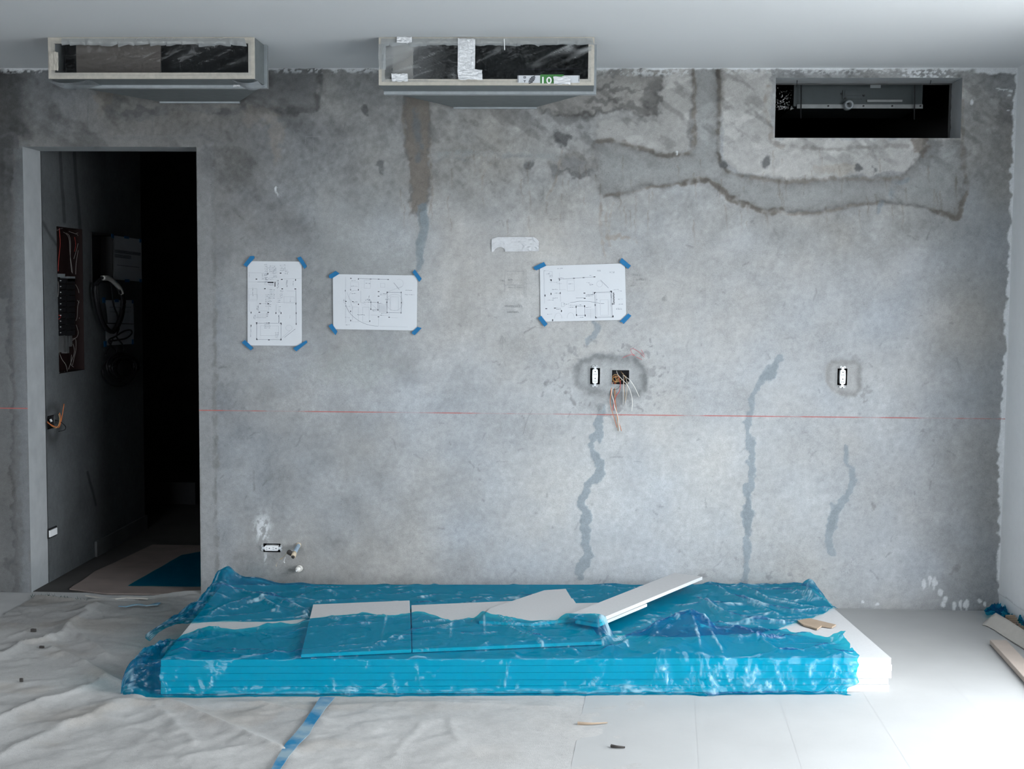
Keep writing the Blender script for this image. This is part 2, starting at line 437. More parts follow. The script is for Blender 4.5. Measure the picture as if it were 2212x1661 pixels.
def stain(mask, val, tint=(1, 1, 1), strength=1.0, sl=ALL):
    """blend towards val x tint where mask is 1"""
    k = np.clip(mask*strength, 0, 1)
    V[sl] = V[sl]*(1-k)+V[sl]**.35*val*k
    C[sl] = C[sl]*(1-k[..., None])+np.array(tint)*k[..., None]
C *= 1+warm[..., None]*np.array([.16, .05, -.09])
C *= np.array([1.0, 1.0, 1.0])
C += upper[..., None]*np.array([.015, .0, -.025])
COOL = (.90, 1.0, 1.07); BROWN = (1.10, .98, .86); GREY = (1, 1, 1)
def in_box(x0, y0, x1, y1):
    return (PX > x0) & (PX < x1) & (PY > y0) & (PY < y1)
def bounds(pts, g=50): return win(min(p[0] for p in pts)-g, min(p[1] for p in pts)-g, max(p[0] for p in pts)+g, max(p[1] for p in pts)+g)
def patch(poly, val, tint, edge=0.0, edge_w=8, depth=0.0, rough=1.0, rim=.0, k=1.0):
    sl = bounds(poly); px, py = PX[sl], PY[sl]
    sd = poly_sd(px+(QX[sl]-px)*rough, py+(QY[sl]-py)*rough, poly)
    m = sstep(-2, 2.5, sd); stain(m, val, tint, k, sl)
    if edge:
        e = np.exp(-(sd/(edge_w*(.4+1.3*NB2[sl])))**2)*sstep(.30, .62, NB1[sl]*.6+NB3[sl]*.4); stain(np.clip(e, 0, 1), edge, (1.02, 1, .97), .9, sl)
    D[sl] -= depth*sstep(-3, 8, sd)
    if rim: D[sl] += rim*np.exp(-((sd+6)/6)**2)
    return sd, sl
def line(pts, w, val, tint, k=1.0, rough=1.0, depth=0.0, soft=2.0, vary=.5, brk=.75):
    sl = bounds(pts); px, py = PX[sl], PY[sl]
    d = seg_dist(px+(RX[sl]-px)*rough, py+(RY[sl]-py)*rough, smooth_pts(pts, 4))
    ww = w*(1-vary+2*vary*NB2[sl])*(.75+.5*NB3[sl])
    m = sstep(ww+soft, ww-soft, d)*(1-brk+brk*sstep(.34, .56, NB1[sl]*.55+NB3[sl]*.45)); stain(m, val, tint, k, sl); D[sl] += depth*m
def blob(x, y, rx, ry, val, tint=GREY, k=1.0, rough=1.0, soft=.35, depth=0):
    g = 40*rough; sl = win(x-rx*1.5-g, y-ry*1.5-g, x+rx*1.5+g, y+ry*1.5+g); px, py = PX[sl], PY[sl]
    r = np.hypot((px+(QX[sl]-px)*rough-x)/rx, (py+(QY[sl]-py)*rough-y)/ry)+(NB3[sl]-.5)*.9
    m = sstep(1+soft, 1-soft, r); stain(m, val, tint, k, sl); D[sl] -= depth*m
# old plaster fields beside the niche
patch([(1428, 140), (1492, 140), (1490, 322), (1440, 335), (1290, 300), (1290, 262), (1425, 255)], 1.00, (1.03, 1, .96), edge=.74, edge_w=5, rough=.8, k=.8)
patch([(1560, 140), (1662, 140), (1665, 300), (1990, 303), (2000, 330), (1965, 372), (1830, 380), (1690, 384), (1610, 376), (1565, 345)], 1.12, (1.03, 1, .96), rough=.8, k=.85)
patch([(1600, 230), (1660, 200), (1668, 310), (1980, 306), (1960, 322), (1700, 326), (1640, 300)], .86, (1.03, 1, .96), rough=1.2, k=.5)
# rough dark chased-out stretch right of the second duct
patch([(1285, 160), (1425, 160), (1428, 238), (1395, 250), (1340, 240), (1285, 246), (1170, 240), (1165, 215)], .70, (1.05, 1, .94), edge=.42, edge_w=7, depth=.004, rough=1.3, k=.8)
for (x, y, rx, ry) in ((1405, 205, 22, 34), (1330, 186, 60, 6), (1375, 232, 34, 8), (1300, 215, 40, 6), (1412, 235, 14, 12), (1275, 240, 40, 5)):
    blob(x, y, rx, ry, .40, (1.04, 1, .96), .8, 1.3)
# smooth mortar trench
def margin(poly, w, val, tint, k, rough=.55):
    sl = bounds(poly); px, py = PX[sl], PY[sl]; sd = poly_sd(px+(QX[sl]-px)*rough, py+(QY[sl]-py)*rough, poly)
    m = np.where(sd > 0, np.exp(-(sd/(w*(.4+1.2*NB2[sl])))**1.5), np.exp(-(sd/3.0)**2))*(.35+.9*NB1[sl]); stain(np.clip(m, 0, 1), val, tint, k, sl)
TR = [(1497, 140), (1550, 140), (1553, 250), (1552, 330), (1565, 362), (1620, 384), (1700, 394), (1830, 386), (1945, 388), (1975, 360), (1988, 335), (2000, 305), (2068, 303), (2078, 310), (2088, 395), (2076, 440), (2068, 470), (2020, 458), (1960, 440), (1900, 436), (1830, 446), (1740, 460), (1650, 454), (1580, 428), (1530, 390), (1480, 396), (1400, 406), (1305, 424), (1296, 395), (1283, 350), (1286, 306), (1330, 309), (1390, 325), (1450, 336), (1492, 332)]
patch(TR, .80, (1.0, 1.01, 1.0), edge=.45, edge_w=5.5, depth=.007, rough=.55, rim=.0015, k=.9)
margin(TR, 20, .56, (1.03, 1, .97), .75)  # soft shading painted along the inside of the trench edges
line([(1497, 150), (1499, 230), (1496, 320), (1440, 336), (1390, 322), (1330, 306), (1290, 306)], 4.5, .42, BROWN, .75)
line([(1552, 150), (1553, 240), (1552, 330), (1566, 364), (1600, 380)], 4, .44, BROWN, .7)
line([(1478, 396), (1520, 388), (1550, 402), (1580, 430), (1620, 446), (1655, 458), (1690, 452)], 6, .38, BROWN, .85)
line([(1305, 424), (1400, 406), (1470, 397)], 3, .55, BROWN, .7)
line([(2086, 380), (2090, 410), (2078, 440), (2070, 470), (2040, 462), (2010, 452)], 4.5, .42, BROWN, .8)
line([(1620, 384), (1700, 394), (1760, 388), (1830, 386), (1950, 388)], 4, .60, BROWN, .7)
line([(1650, 455), (1740, 462), (1830, 446), (1900, 436)], 3, .62, BROWN, .7)
line([(2076, 180), (2080, 260), (2079, 330), (2087, 380)], 4, .55, BROWN, .6)
line([(1660, 190), (1652, 230), (1664, 270), (1668, 300), (1690, 318)], 5, .62, BROWN, .7)
line([(1668, 306), (1730, 318), (1800, 322), (1870, 318), (1960, 316)], 4, .62, (1.04, 1, .95), .8)
blob(1995, 318, 17, 17, .40, BROWN, .8, 1.5)
blob(1812, 366, 44, 10, .78, (1.10, 1, .88), .6, .8)
for (x, y, r, v) in ((1655, 355, 11, .36), (1853, 367, 7, .32), (1215, 300, 15, .33), (785, 239, 8, .32), (825, 356, 9, .42), (1145, 360, 9, .42), (822, 371, 4, .45), (790, 247, 4, .4), (1232, 296, 6, .45), (1560, 352, 7, .4), (1885, 365, 5, .5)):
    blob(x, y, r, r*1.1, v, GREY, .95, .8, depth=.002)
# dark blotches round the seam
blob(1238, 352, 44, 26, .56, (1.04, 1, .95), .8, 1.0)
blob(1240, 356, 26, 14, .68, GREY, .7, .8)
blob(1200, 368, 10, 14, .42, GREY, .7); blob(1245, 376, 34, 5, .38, GREY, .7, 1.2)
line([(930, 336), (1010, 330), (1100, 335), (1180, 338), (1215, 336)], 6, .80, (.98, 1.01, 1.0), .8)
line([(930, 352), (975, 340), (1040, 350), (1080, 338), (1140, 340)], 3, .70, GREY, .7)
line([(1040, 330), (1042, 385)], 2, .74, BROWN, .6); line([(1052, 335), (1040, 410)], 2, .72, BROWN, .6); line([(1062, 340), (1042, 385)], 1.6, .72, BROWN, .5)
line([(1215, 320), (1205, 370), (1200, 395), (1180, 428)], 2.2, .66, BROWN, .7)
line([(1297, 440), (1300, 520), (1306, 560)], 3, .74, BROWN, .6); line([(1310, 445), (1312, 500), (1318, 530)], 2.4, .72, BROWN, .6); line([(1322, 440), (1316, 500)], 2, .78, BROWN, .6)
blob(1340, 516, 24, 5, .70, BROWN, .7, 1.2); blob(1318, 510, 10, 8, .74, BROWN, .6)
# brown stained strip with grey-blue patching mortar
patch([(872, 205), (925, 205), (931, 250), (929, 330), (927, 400), (922, 452), (905, 462), (890, 458), (886, 400), (878, 320), (873, 260)], .46, (1.12, .99, .87), edge=.50, edge_w=4, rough=.65, k=.92)
line([(876, 235), (870, 265), (880, 300)], 4, .5, BROWN, .7); line([(930, 300), (932, 420), (926, 470)], 2, .55, BROWN, .6)
line([(897, 240), (902, 290), (908, 330), (902, 345)], 7, .50, (.84, 1.0, 1.12), .55, soft=5)
patch([(901, 442), (922, 440), (928, 470), (918, 520), (916, 560), (914, 582), (900, 586), (898, 540), (900, 500), (905, 470)], .66, (.87, 1.0, 1.08), rough=.5, k=.95, depth=-.001)
# stretch around the first duct
patch([(590, 140), (690, 140), (688, 232), (640, 242), (585, 238), (520, 226), (520, 190)], .56, GREY, edge=.38, edge_w=6, rough=.8, k=.8)
line([(225, 232), (260, 250), (320, 252), (350, 236), (420, 232), (480, 242), (540, 236), (600, 238), (680, 232)], 8, .50, GREY, .7, 1.3)
line([(690, 150), (692, 200), (686, 236)], 4, .42, GREY, .8)
blob(300, 244, 50, 8, .36, GREY, .8, 1.5); blob(480, 240, 14, 7, .34, GREY, .8); blob(640, 238, 44, 7, .40, GREY, .8)
blob(225, 215, 16, 30, .66, BROWN, .6, 1.2); blob(560, 250, 40, 20, .76, BROWN, .5, 1.4); blob(600, 300, 16, 50, .80, BROWN, .5, 1.4)
line([(190, 190), (190, 300)], 1.4, .5, GREY, .8, .2, soft=1.2); line([(330, 250), (330, 290)], 1.6, .55, GREY, .7, .4)
# reveal-mortar round the door
patch([(28, 290), (62, 305), (60, 700), (70, 1285), (40, 1285), (30, 900), (26, 600)], .66, (.97, 1, 1.03), edge=.50, edge_w=4, rough=.35, k=.9)
line([(18, 330), (22, 480), (25, 560), (20, 640), (28, 760), (26, 860), (34, 960), (38, 1080), (40, 1200), (42, 1275)], 9, .48, GREY, .75, 1.2)
patch([(-70, 640), (14, 640), (22, 900), (30, 1285), (-70, 1285)], .72, GREY, rough=1.0, k=.55)
line([(0, 296), (40, 284), (140, 286), (200, 284)], 3, .52, GREY, .6); blob(30, 300, 18, 14, .36, GREY, .8)
patch([(40, 292), (440, 292), (440, 318), (40, 318)], .70, (1.02, 1, .97), rough=.5, k=.6)
line([(130, 300), (210, 298), (300, 300), (430, 296)], 3, .56, GREY, .5); line([(430, 290), (455, 300), (488, 312)], 5, .50, GREY, .7)
patch([(424, 318), (462, 305), (463, 500), (466, 900), (472, 1280), (432, 1280)], .80, (1.0, 1, 1), edge=.62, edge_w=3, rough=.4, k=.8)
line([(458, 320), (460, 480), (464, 700), (463, 900), (466, 1100), (468, 1270)], 4, .58, GREY, .7, 1.0)
blob(18, 1222, 12, 16, .34, GREY, .85); blob(452, 350, 10, 40, .6, GREY, .5, 1.3)
# grey crack repairs
line([(1300, 882), (1292, 925), (1279, 958), (1284, 985), (1297, 1015), (1270, 1048), (1257, 1080), (1262, 1110), (1267, 1150), (1262, 1170), (1270, 1195), (1256, 1225), (1252, 1250)], 9, .73, COOL, .95, 1.7, depth=.0012, soft=1.6, vary=.75, brk=0)
line([(1681, 776), (1672, 800), (1655, 818), (1635, 838), (1624, 858), (1621, 890), (1614, 925), (1622, 965), (1624, 1000), (1622, 1030), (1615, 1065), (1619, 1110), (1612, 1150), (1616, 1200), (1606, 1260)], 7, .76, COOL, .92, 1.7, depth=.0012, soft=1.6, vary=.75, brk=0)
line([(1655, 815), (1676, 790)], 9, .76, COOL, .92, 1.6, brk=0, vary=.7); line([(1616, 1080), (1614, 1150)], 9, .76, COOL, .9, 1.6, brk=0, vary=.7)
line([(1829, 966), (1831, 1000), (1842, 1018), (1841, 1055), (1822, 1082), (1805, 1105), (1800, 1130), (1791, 1165), (1799, 1195)], 7, .78, COOL, .92, 1.7, depth=.0012, soft=1.6, vary=.75, brk=0)
line([(1806, 1100), (1800, 1135)], 11, .78, COOL, .9, 1.6, brk=0, vary=.7)
line([(1284, 695), (1290, 708), (1282, 722), (1270, 734)], 7, .74, COOL, .85, 1.6, brk=0, vary=.7)
line([(1930, 390), (1945, 395), (1962, 386)], 5, .72, COOL, .7); line([(1932, 395), (1926, 425)], 6, .72, COOL, .7); line([(1903, 438), (1898, 456)], 6, .70, COOL, .7)
# mortar around the wall boxes
def ring(poly, fill, ringv, w, tint):
    sd, sl = patch(poly, fill, tint, rough=.35, depth=.005, rim=.001, k=.9)
    inner = np.clip(np.exp(-((sd-w*.55)/(w*.75))**2), 0, 1)*(.25+1.3*NB3[sl])
    stain(np.clip(inner, 0, 1), ringv, tint, .85, sl)
ring([(1237, 800), (1250, 776), (1285, 765), (1330, 768), (1368, 767), (1388, 785), (1396, 812), (1394, 845), (1378, 858), (1340, 866), (1300, 858), (1262, 850), (1238, 830)], .88, .52, 13, (.99, 1, 1))
ring([(1784, 796), (1798, 779), (1822, 777), (1850, 779), (1862, 788), (1860, 815), (1862, 838), (1848, 854), (1822, 852), (1796, 842), (1783, 822)], .96, .70, 8, (1.02, 1, .98))
for (x, y, r, v) in ((1222, 855, 10, .6), (1180, 828, 9, .62), (1215, 815, 6, .7), (1400, 800, 12, .74), (1405, 840, 9, .76), (1345, 750, 6, .6), (1372, 880, 9, .72), (1410, 745, 5, .6), (1870, 850, 8, .78), (1880, 860, 5, .7), (1850, 770, 6, .82), (1340, 870, 18, .6), (1330, 880, 10, .7), (1390, 770, 9, .7), (1290, 868, 30, .82), (1885, 1092, 7, .68)):
    blob(x, y, r, r*.8, v, GREY, .8, 1.6)
rs = np.random.RandomState(5)
for i in range(60):
    a = rs.rand()*6.28; rr = 1.05+rs.rand()*.45
    blob(1316+math.cos(a)*88*rr, 815+math.sin(a)*58*rr, 2+rs.rand()*3.5, 1.5+rs.rand()*2.5, .62, GREY, .6, 1.0)
for i in range(240):                               # scuffs and knocks all over
    x, y = 460+rs.rand()*1650, 260+rs.rand()*1000
    a = rs.rand()*3.14; l = 3+rs.rand()**3*26
    v = .62+rs.rand()*.22
    b = win(x-l, y-l, x+l, y+l, 10)
    dd = seg_dist(RX[b], RY[b], [(x-math.cos(a)*l*.5, y-math.sin(a)*l*.5), (x+math.cos(a)*l*.5, y+math.sin(a)*l*.5)])
    m = sstep(2.6, .6, dd)*.7; V[b] = V[b]*(1-m)+V[b]*v*m
for i in range(90):                                # drips below the trenches
    x = 860+rs.rand()*1220; y = 320+rs.rand()*160; l = 15+rs.rand()*70
    b = win(x-8, y-4, x+8, y+l+4, 26)
    dd = np.abs(RX[b]-x-(PY[b]-y)*.05); m = sstep(2.4, .4, dd)*sstep(l, 0, PY[b]-y)*(PY[b] > y)*.5
    V[b] = V[b]*(1-m*.42)
    C[b] = C[b]*(1-m[..., None])+np.array(BROWN)*m[..., None]
blob(800, 590, 110, 130, .90, (.98, 1.01, 1), .45, 3.0, .5); blob(560, 640, 60, 160, .93, GREY, .4, 3.0, .5); blob(1070, 560, 60, 60, .95, (1.03, 1, .97), .4, 3, .5)
blob(770, 790, 90, 40, .90, (.97, 1.02, .98), .4, 3, .5)
line([(548, 1018), (549, 1060)], 1.5, .55, GREY, .8, .2); line([(552, 1090), (550, 1150)], 1.2, .7, GREY, .6, .3)
for (x, y, r) in ((703, 1168, 4), (543, 1134, 4), (1040, 1008, 3), (1130, 905, 3), (1705, 1240, 7), (1515, 1245, 7), (1660, 1240, 5), (1770, 1160, 4), (2058, 1232, 4), (2062, 1222, 6)):
    blob(x, y, r, r, .66, GREY, .7)
gz = sstep(470, 250, PY+wA*120)*sstep(860, 1000, PX)
V *= 1-gz*.30*sstep(.56, .72, fbm((.8*PX+.6*PY)/46, (.8*PY-.6*PX)/20, 5, 311))
V *= 1+gz*.22*sstep(.58, .70, fbm((.9*PX-.4*PY)/50, (.9*PY+.4*PX)/26, 5, 317))
gl_ = sstep(1000, 520, PX+wA*150)*sstep(520, 240, PY)
V *= 1-gl_*.30*sstep(.52, .70, fbm((.8*PX+.6*PY)/60, (.8*PY-.6*PX)/34, 5, 321))
sc = sstep(.64, .74, fbm((.6*PX+.8*PY+wA*160)/6, (.8*PX-.6*PY+wB*160)/40, 3, 331))*sstep(.5, .62, fbm(PX/120, PY/120, 3, 335))
V *= 1-sc*.07
# white paint: ceiling line, corner, splashes
WP = np.array([.62, .64, .66])
pm = np.zeros(PX.shape)
tl = PY-(147+(fbm(PX/30, PX*0, 3, 5)-.5)*8)
pm = np.maximum(pm, sstep(5, 1, tl+wob2*10))
foam = sstep(.50, .60, fbm((PX+PY*.8)/7, (PY-PX*.3)/4.5, 3, 15)+.06*np.sin(PX/31))
for (xa, xb, ya, k) in ((0, 110, 158, .85), (590, 815, 158, .9), (1290, 1500, 164, .55), (1560, 1680, 160, .4), (1690, 1960, 161, .5), (1940, 2065, 170, 1.0)):
    pm = np.maximum(pm, foam*k*sstep(xa-10, xa+20, PX)*sstep(xb+10, xb-20, PX)*sstep(ya+3, ya-5, PY))
ex = np.interp(PY, [140, 160, 300, 450, 600, 750, 800, 870, 950, 1050, 1110, 1180, 1240, 1310], [2180, 2193, 2187, 2182, 2176, 2171, 2168, 2165, 2157, 2156, 2158, 2157, 2155, 2158])
pm = np.maximum(pm, sstep(-2, 2, PX-ex+wob1*16)*sstep(1318, 1308, PY))
pm = np.maximum(pm, sstep(162, 157, PY+wob2*12)*sstep(2100, 2112, PX))
for (x, y, rx, ry) in ((1994, 1262, 4, 9), (2008, 1252, 4, 8), (2019, 1256, 6, 11), (2032, 1281, 5, 8), (2042, 1296, 5, 7), (2038, 1307, 4, 7), (2060, 1309, 5, 8), (2075, 1304, 4, 9), (2088, 1305, 7, 8), (2115, 1298, 4, 5), (2125, 1304, 4, 5), (2100, 221, 3, 8), (2182, 195, 5, 4), (2165, 193, 14, 1.6), (2180, 205, 3, 3), (2180, 240, 3, 2), (1862, 1300, 3, 3), (1894, 1303, 3, 3), (598, 408, 2, 6), (1462, 331, 2, 5)):
    r = np.hypot((RX-x)/rx, (RY-y)/ry); pm = np.maximum(pm, sstep(1.25, .8, r)*.85)
for (x, y) in ((1994, 1266), (2008, 1260), (2019, 1266), (2060, 1316), (2075, 1312), (2088, 1313), (598, 415)):
    pm = np.maximum(pm, sstep(2.4, 1, np.abs(RX-x))*sstep(0, 4, PY-y+6)*sstep(12, 4, PY-y)*.7)
dust = sstep(.40, .62, fbm(PX/6, PY/9, 4, 71))*np.exp(-((PX-567-(PY-1140)*.05)/15)**2)*np.exp(-((PY-1142)/26)**2)
dust += sstep(.45, .62, fbm(PX/6, PY/9, 4, 73))*np.exp(-((PX-572)/9)**2)*np.exp(-((PY-1205)/12)**2)*.6
pm = np.maximum(pm, np.clip(dust*1.3, 0, .75))
# a slightly darker strip where wall meets floor
V *= 1-.12*sstep(1300, 1322, PY+wA*14)*sstep(700, 1500, PX)
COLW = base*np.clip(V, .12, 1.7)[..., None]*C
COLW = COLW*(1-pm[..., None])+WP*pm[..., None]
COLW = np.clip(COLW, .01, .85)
D += (midn-.5)*.0022+(fin-.5)*.0014+pm*.0012+(big-.5)*.004
edge_keep = np.ones(PX.shape)
for (x0, x1, z0, z1) in [(XJ, XD, -1, ZD), (NX0, NX1, NZ0, NZ1)]+list(BOXES.values()):
    dx = np.maximum(np.maximum(x0-GX, GX-x1), 0); dz = np.maximum(np.maximum(z0-GZ, GZ-z1), 0)
    edge_keep *= sstep(0, .012, np.hypot(dx, dz))
edge_keep *= sstep(0, .01, XR-GX)*sstep(0, .01, ZC-GZ)
D *= edge_keep
cxm = (xs[:-1]+xs[1:])/2; czm = (zs[:-1]+zs[1:])/2
CX2, CZ2 = np.meshgrid(cxm, czm, indexing='ij')
keep = ~((CX2 > XJ) & (CX2 < XD) & (CZ2 < ZD)) & ~((CX2 > NX0) & (CX2 < NX1) & (CZ2 > NZ0) & (CZ2 < NZ1))
for (x0, x1, z0, z1) in BOXES.values(): keep &= ~((CX2 > x0) & (CX2 < x1) & (CZ2 > z0) & (CZ2 < z1))
zr0 = at_y(600, 888)[2]; zr1 = at_y(2000, 903)[2]; xr0 = at_y(600, 888)[0]; xr1 = at_y(2000, 903)[0]; kr = (zr1-zr0)/(xr1-xr0)
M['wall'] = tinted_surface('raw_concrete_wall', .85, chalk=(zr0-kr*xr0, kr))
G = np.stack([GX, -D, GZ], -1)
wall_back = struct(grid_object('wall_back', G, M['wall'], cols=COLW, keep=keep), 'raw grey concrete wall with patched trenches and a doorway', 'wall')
# left continuation, out of frame
MB().box((XL, 0, 0), (wx0, TW, ZC)).build('plain_stretch', M['concrete'], wall_back)
def reveal(name, x0, x1, z0, z1, y1, m, sides='lrtb', rag=0.0):
    b = MB(); n = 24
    def face(a, c, dirn):
        G = np.zeros((n+1, 9, 3))
        for i in range(n+1):
            for j in range(9):
                p = np.array(a)+(np.array(c)-np.array(a))*i/n; yy = y1*j/8
                if rag and j == 8: yy += (fbm(i*.7+len(name), dirn*3.1, 3, 3)-.5)*rag
                G[i, j] = (p[0], yy, p[1])
        b.grid(G)
    if 'l' in sides: face((x0, z0), (x0, z1), 1)
    if 'r' in sides: face((x1, z1), (x1, z0), 2)
    if 't' in sides: face((x0, z1), (x1, z1), 3)
    if 'b' in sides: face((x1, z0), (x0, z0), 4)
    return b.build(name, m, wall_back)
reveal('door_reveal', XJ, XD, 0, ZD, TW, M['jamb'], 'lrt')
reveal('niche_reveal', NX0, NX1, NZ0, NZ1, TW*.8, M['jamb'], 'lrtb', .03)
# back face of the wall (seen only from the dark rooms behind)
b = MB()
for (x0, x1, z0, z1) in ((wx0, XJ, 0, ZC), (XJ, XD, ZD, ZC), (XD, NX0, 0, ZC), (NX0, NX1, 0, NZ0), (NX0, NX1, NZ1, ZC), (NX1, XR, 0, ZC)):
    b.add([(x0, TW, z0), (x1, TW, z0), (x1, TW, z1), (x0, TW, z1)], [(0, 1, 2, 3)])
b.build('rear_face', M['corridor'], wall_back)

# ---------------------------------------------------------------- right wall: white paint, raw strip at its foot, daylight opening nearer the camera
def right_wall():
    ys = np.arange(-1.0, 0.0001, .01); zz = np.linspace(0, ZC, 260)
    Yg, Zg = np.meshgrid(ys, zz, indexing='ij')
    nz = fbm(Yg*9, Zg*9, 4, 6)-.5; n2 = fbm(Yg*60, Zg*60, 3, 8)-.5
    raw = sstep(.090, .080, Zg+nz*.012+n2*.008)
    top = sstep(ZC-.012, ZC-.004, Zg)*.3
    pale = np.array([.78, .79, .80]); grey = np.array([.27, .275, .28])
    col = pale*(1-raw[..., None])+grey*(1+nz[..., None]*.5)*raw[..., None]
    G = np.stack([XR+0*Yg+raw*.002+n2*.0006, Yg, Zg], -1)
    return grid_object('wall_right', G, M['wall_r'], cols=col)
M['wall_r'] = tinted_surface('painted_wall', .7, fine=(260, .03), mid=(20, .02), bump=.08)
wall_right = struct(right_wall(), 'white painted side wall with a raw strip at its foot', 'wall')
b = MB()
b.box((XR+.001, -1.0, 0), (XR+.18, TW, ZC))
b.box((XR, WIN_Y0, 0), (XR+.18, -1.0, ZC)); b.box((XR, YF, 0), (XR+.18, WIN_Y1, ZC)); b.box((XR, WIN_Y1, WIN_Z1), (XR+.18, WIN_Y0, ZC))
b.build('masonry', M['white_paint'], wall_right)
b = MB(); ww = .05; y0, y1 = WIN_Y1, WIN_Y0
win = MB()
for (ya, yb, za, zb) in ((y0, y0+ww, 0, WIN_Z1), (y1-ww, y1, 0, WIN_Z1), (y0, y1, WIN_Z1-ww, WIN_Z1), (y0, y1, 0, .03), ((y0+y1)/2-ww/2, (y0+y1)/2+ww/2, 0, WIN_Z1)):
    win.box((XR+.06, ya, za), (XR+.12, yb, zb))
struct(win.build('window_1', M['galv']), 'wide balcony door opening in the side wall', 'window')

# ---------------------------------------------------------------- ceiling, floor, other walls
struct(MB().box((XL, YF, ZC), (XR+.2, TW+.02, ZC+.16)).build('ceiling', M['ceiling_paint']), 'smooth white painted ceiling', 'ceiling')
struct(MB().box((XL, YF, -.12), (XR+.18, TW+5.2, 0)).build('floor', mat('floor_slab', (.44, .44, .44), .8, var=.08, scale=7, bump=.15)), 'pale dusty floor slab', 'floor')
struct(MB().box((XL-.15, YF, 0), (XL, 0, ZC)).build('wall_left', M['concrete']), 'raw concrete wall on the left', 'wall')
b = MB(); b.box((XL, YF-.15, 0), (W2X0, YF, ZC)); b.box((W2X1, YF-.15, 0), (XR+.18, YF, ZC)); b.box((W2X0, YF-.15, 0), (W2X1, YF, W2Z0)); b.box((W2X0, YF-.15, W2Z1), (W2X1, YF, ZC))
struct(b.build('wall_front', M['concrete']), 'raw concrete wall behind the viewer with an opening', 'wall')
win = MB()
for (xa, xb, za, zb) in ((W2X0, W2X0+ww, W2Z0, W2Z1), (W2X1-ww, W2X1, W2Z0, W2Z1), (W2X0, W2X1, W2Z1-ww, W2Z1), (W2X0, W2X1, W2Z0, W2Z0+ww), ((W2X0+W2X1)/2-ww/2, (W2X0+W2X1)/2+ww/2, W2Z0, W2Z1)):
    win.box((xa, YF-.12, za), (xb, YF-.06, zb))
struct(win.build('window_2', M['galv']), 'window opening behind the viewer', 'window')
struct(MB().box((-30, -40, -3.2), (40, YF-.4, -3.0)).build('ground', mat('ground_outside', (.3, .3, .28), .9, var=.1)), 'ground outside', 'ground')
struct(MB().box((XR+.19, -14, -.3), (XR+9, 5, -.02)).build('floor_balcony', mat('balcony', (.45, .45, .44), .8, var=.08)), 'pale balcony slab outside the opening', 'floor')

# ---------------------------------------------------------------- corridor behind the door
struct(MB().box((XJ-2.0, .02, .0), (XR+.1, TW+4.6, .0025)).build('floor_corridor', mat('corridor_floor', (.055, .052, .05), .85, var=.2, scale=5)), 'darkened floor of the corridor', 'floor')  # thin layer over the slab, coloured dark to keep the corridor dim
YC1 = at_x(309, 900, XJ)[1]
def corridor_wall():
    ys = np.linspace(TW, YC1, 200); zz = np.linspace(0, ZC, 300)
    Yg, Zg = np.meshgrid(ys, zz, indexing='ij')
    pxx, pyy = project(XJ+0*Yg, Yg, Zg)
    n1 = fbm(Yg*5, Zg*5, 5, 17)-.5; n2 = fbm(Yg*40, Zg*40, 3, 19)-.5
    v = 1+n1*.5+n2*.15
    for (ln, w, k) in (([(130, 330), (134, 410), (138, 480)], 3, .6), ([(160, 330), (166, 420), (172, 500)], 3, .6), ([(90, 480), (120, 530)], 2, .6), ([(190, 1020), (205, 1090)], 2, .7)):
        v *= 1-k*.8*sstep(w+2, w-1, seg_dist(pxx+n1*8, pyy, ln))
    r = np.hypot((pxx-112+n1*10)/16, (pyy-912+n1*20)/40); v *= 1-.45*np.exp(-((r-.85)/.35)**2)
    G = np.stack([XJ+.003+0*Yg+n1*.003, Yg, Zg], -1)
    # openings for the panel
    cy = (ys[:-1]+ys[1:])/2; cz = (zz[:-1]+zz[1:])/2; A, B = np.meshgrid(cy, cz, indexing='ij')
    kp = np.ones(A.shape, bool)
    for (a0, a1, b0, b1) in CORR_HOLES: kp &= ~((A > a0) & (A < a1) & (B > b0) & (B < b1))
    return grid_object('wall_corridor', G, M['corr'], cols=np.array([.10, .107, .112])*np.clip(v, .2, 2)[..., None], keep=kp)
def cpt(px, py, off=0.0): return at_x(px, py, XJ+.003+off)
PA, PB = cpt(122, 492), cpt(183, 804)
EP = (PA[1], PB[1], cpt(152, 803)[2], cpt(152, 492)[2])
SB = (cpt(198, 560)[1], cpt(243, 560)[1], cpt(220, 606)[2], cpt(220, 508)[2])
JB = (cpt(102, 912)[1], cpt(116, 912)[1], cpt(109, 925)[2], cpt(109, 899)[2])
CORR_HOLES = [EP, SB, JB]
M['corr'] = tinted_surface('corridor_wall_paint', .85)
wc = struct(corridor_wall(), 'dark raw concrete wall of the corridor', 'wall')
bb = MB()
ybase0 = cpt(205, 1200)[1]
bb.box((XJ+.002, ybase0, 0), (XJ+.016, YC1+.01, .09))
struct(bb.build('baseboard_corridor', M['corridor']), 'low tile skirting along the corridor wall', 'baseboard')
b = MB()
b.box((XJ-.16, TW, 0), (XJ-.08, YC1, ZC)); b.box((XJ-.16, YC1-.02, 0), (XJ+.001, YC1, ZC))   # body behind the corridor wall
b.build('masonry', M['corridor'], wc)
XC1 = XR+.12
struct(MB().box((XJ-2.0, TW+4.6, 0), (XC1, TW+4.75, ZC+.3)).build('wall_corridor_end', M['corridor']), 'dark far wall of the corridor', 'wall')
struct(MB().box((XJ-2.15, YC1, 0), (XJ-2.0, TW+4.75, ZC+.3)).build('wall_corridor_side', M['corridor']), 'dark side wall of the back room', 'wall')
struct(MB().box((XJ-2.1, YC1-.05, 0), (XJ-.16, YC1, ZC+.3)).build('wall_corridor_return', M['corridor']), 'dark return wall behind the corridor', 'wall')
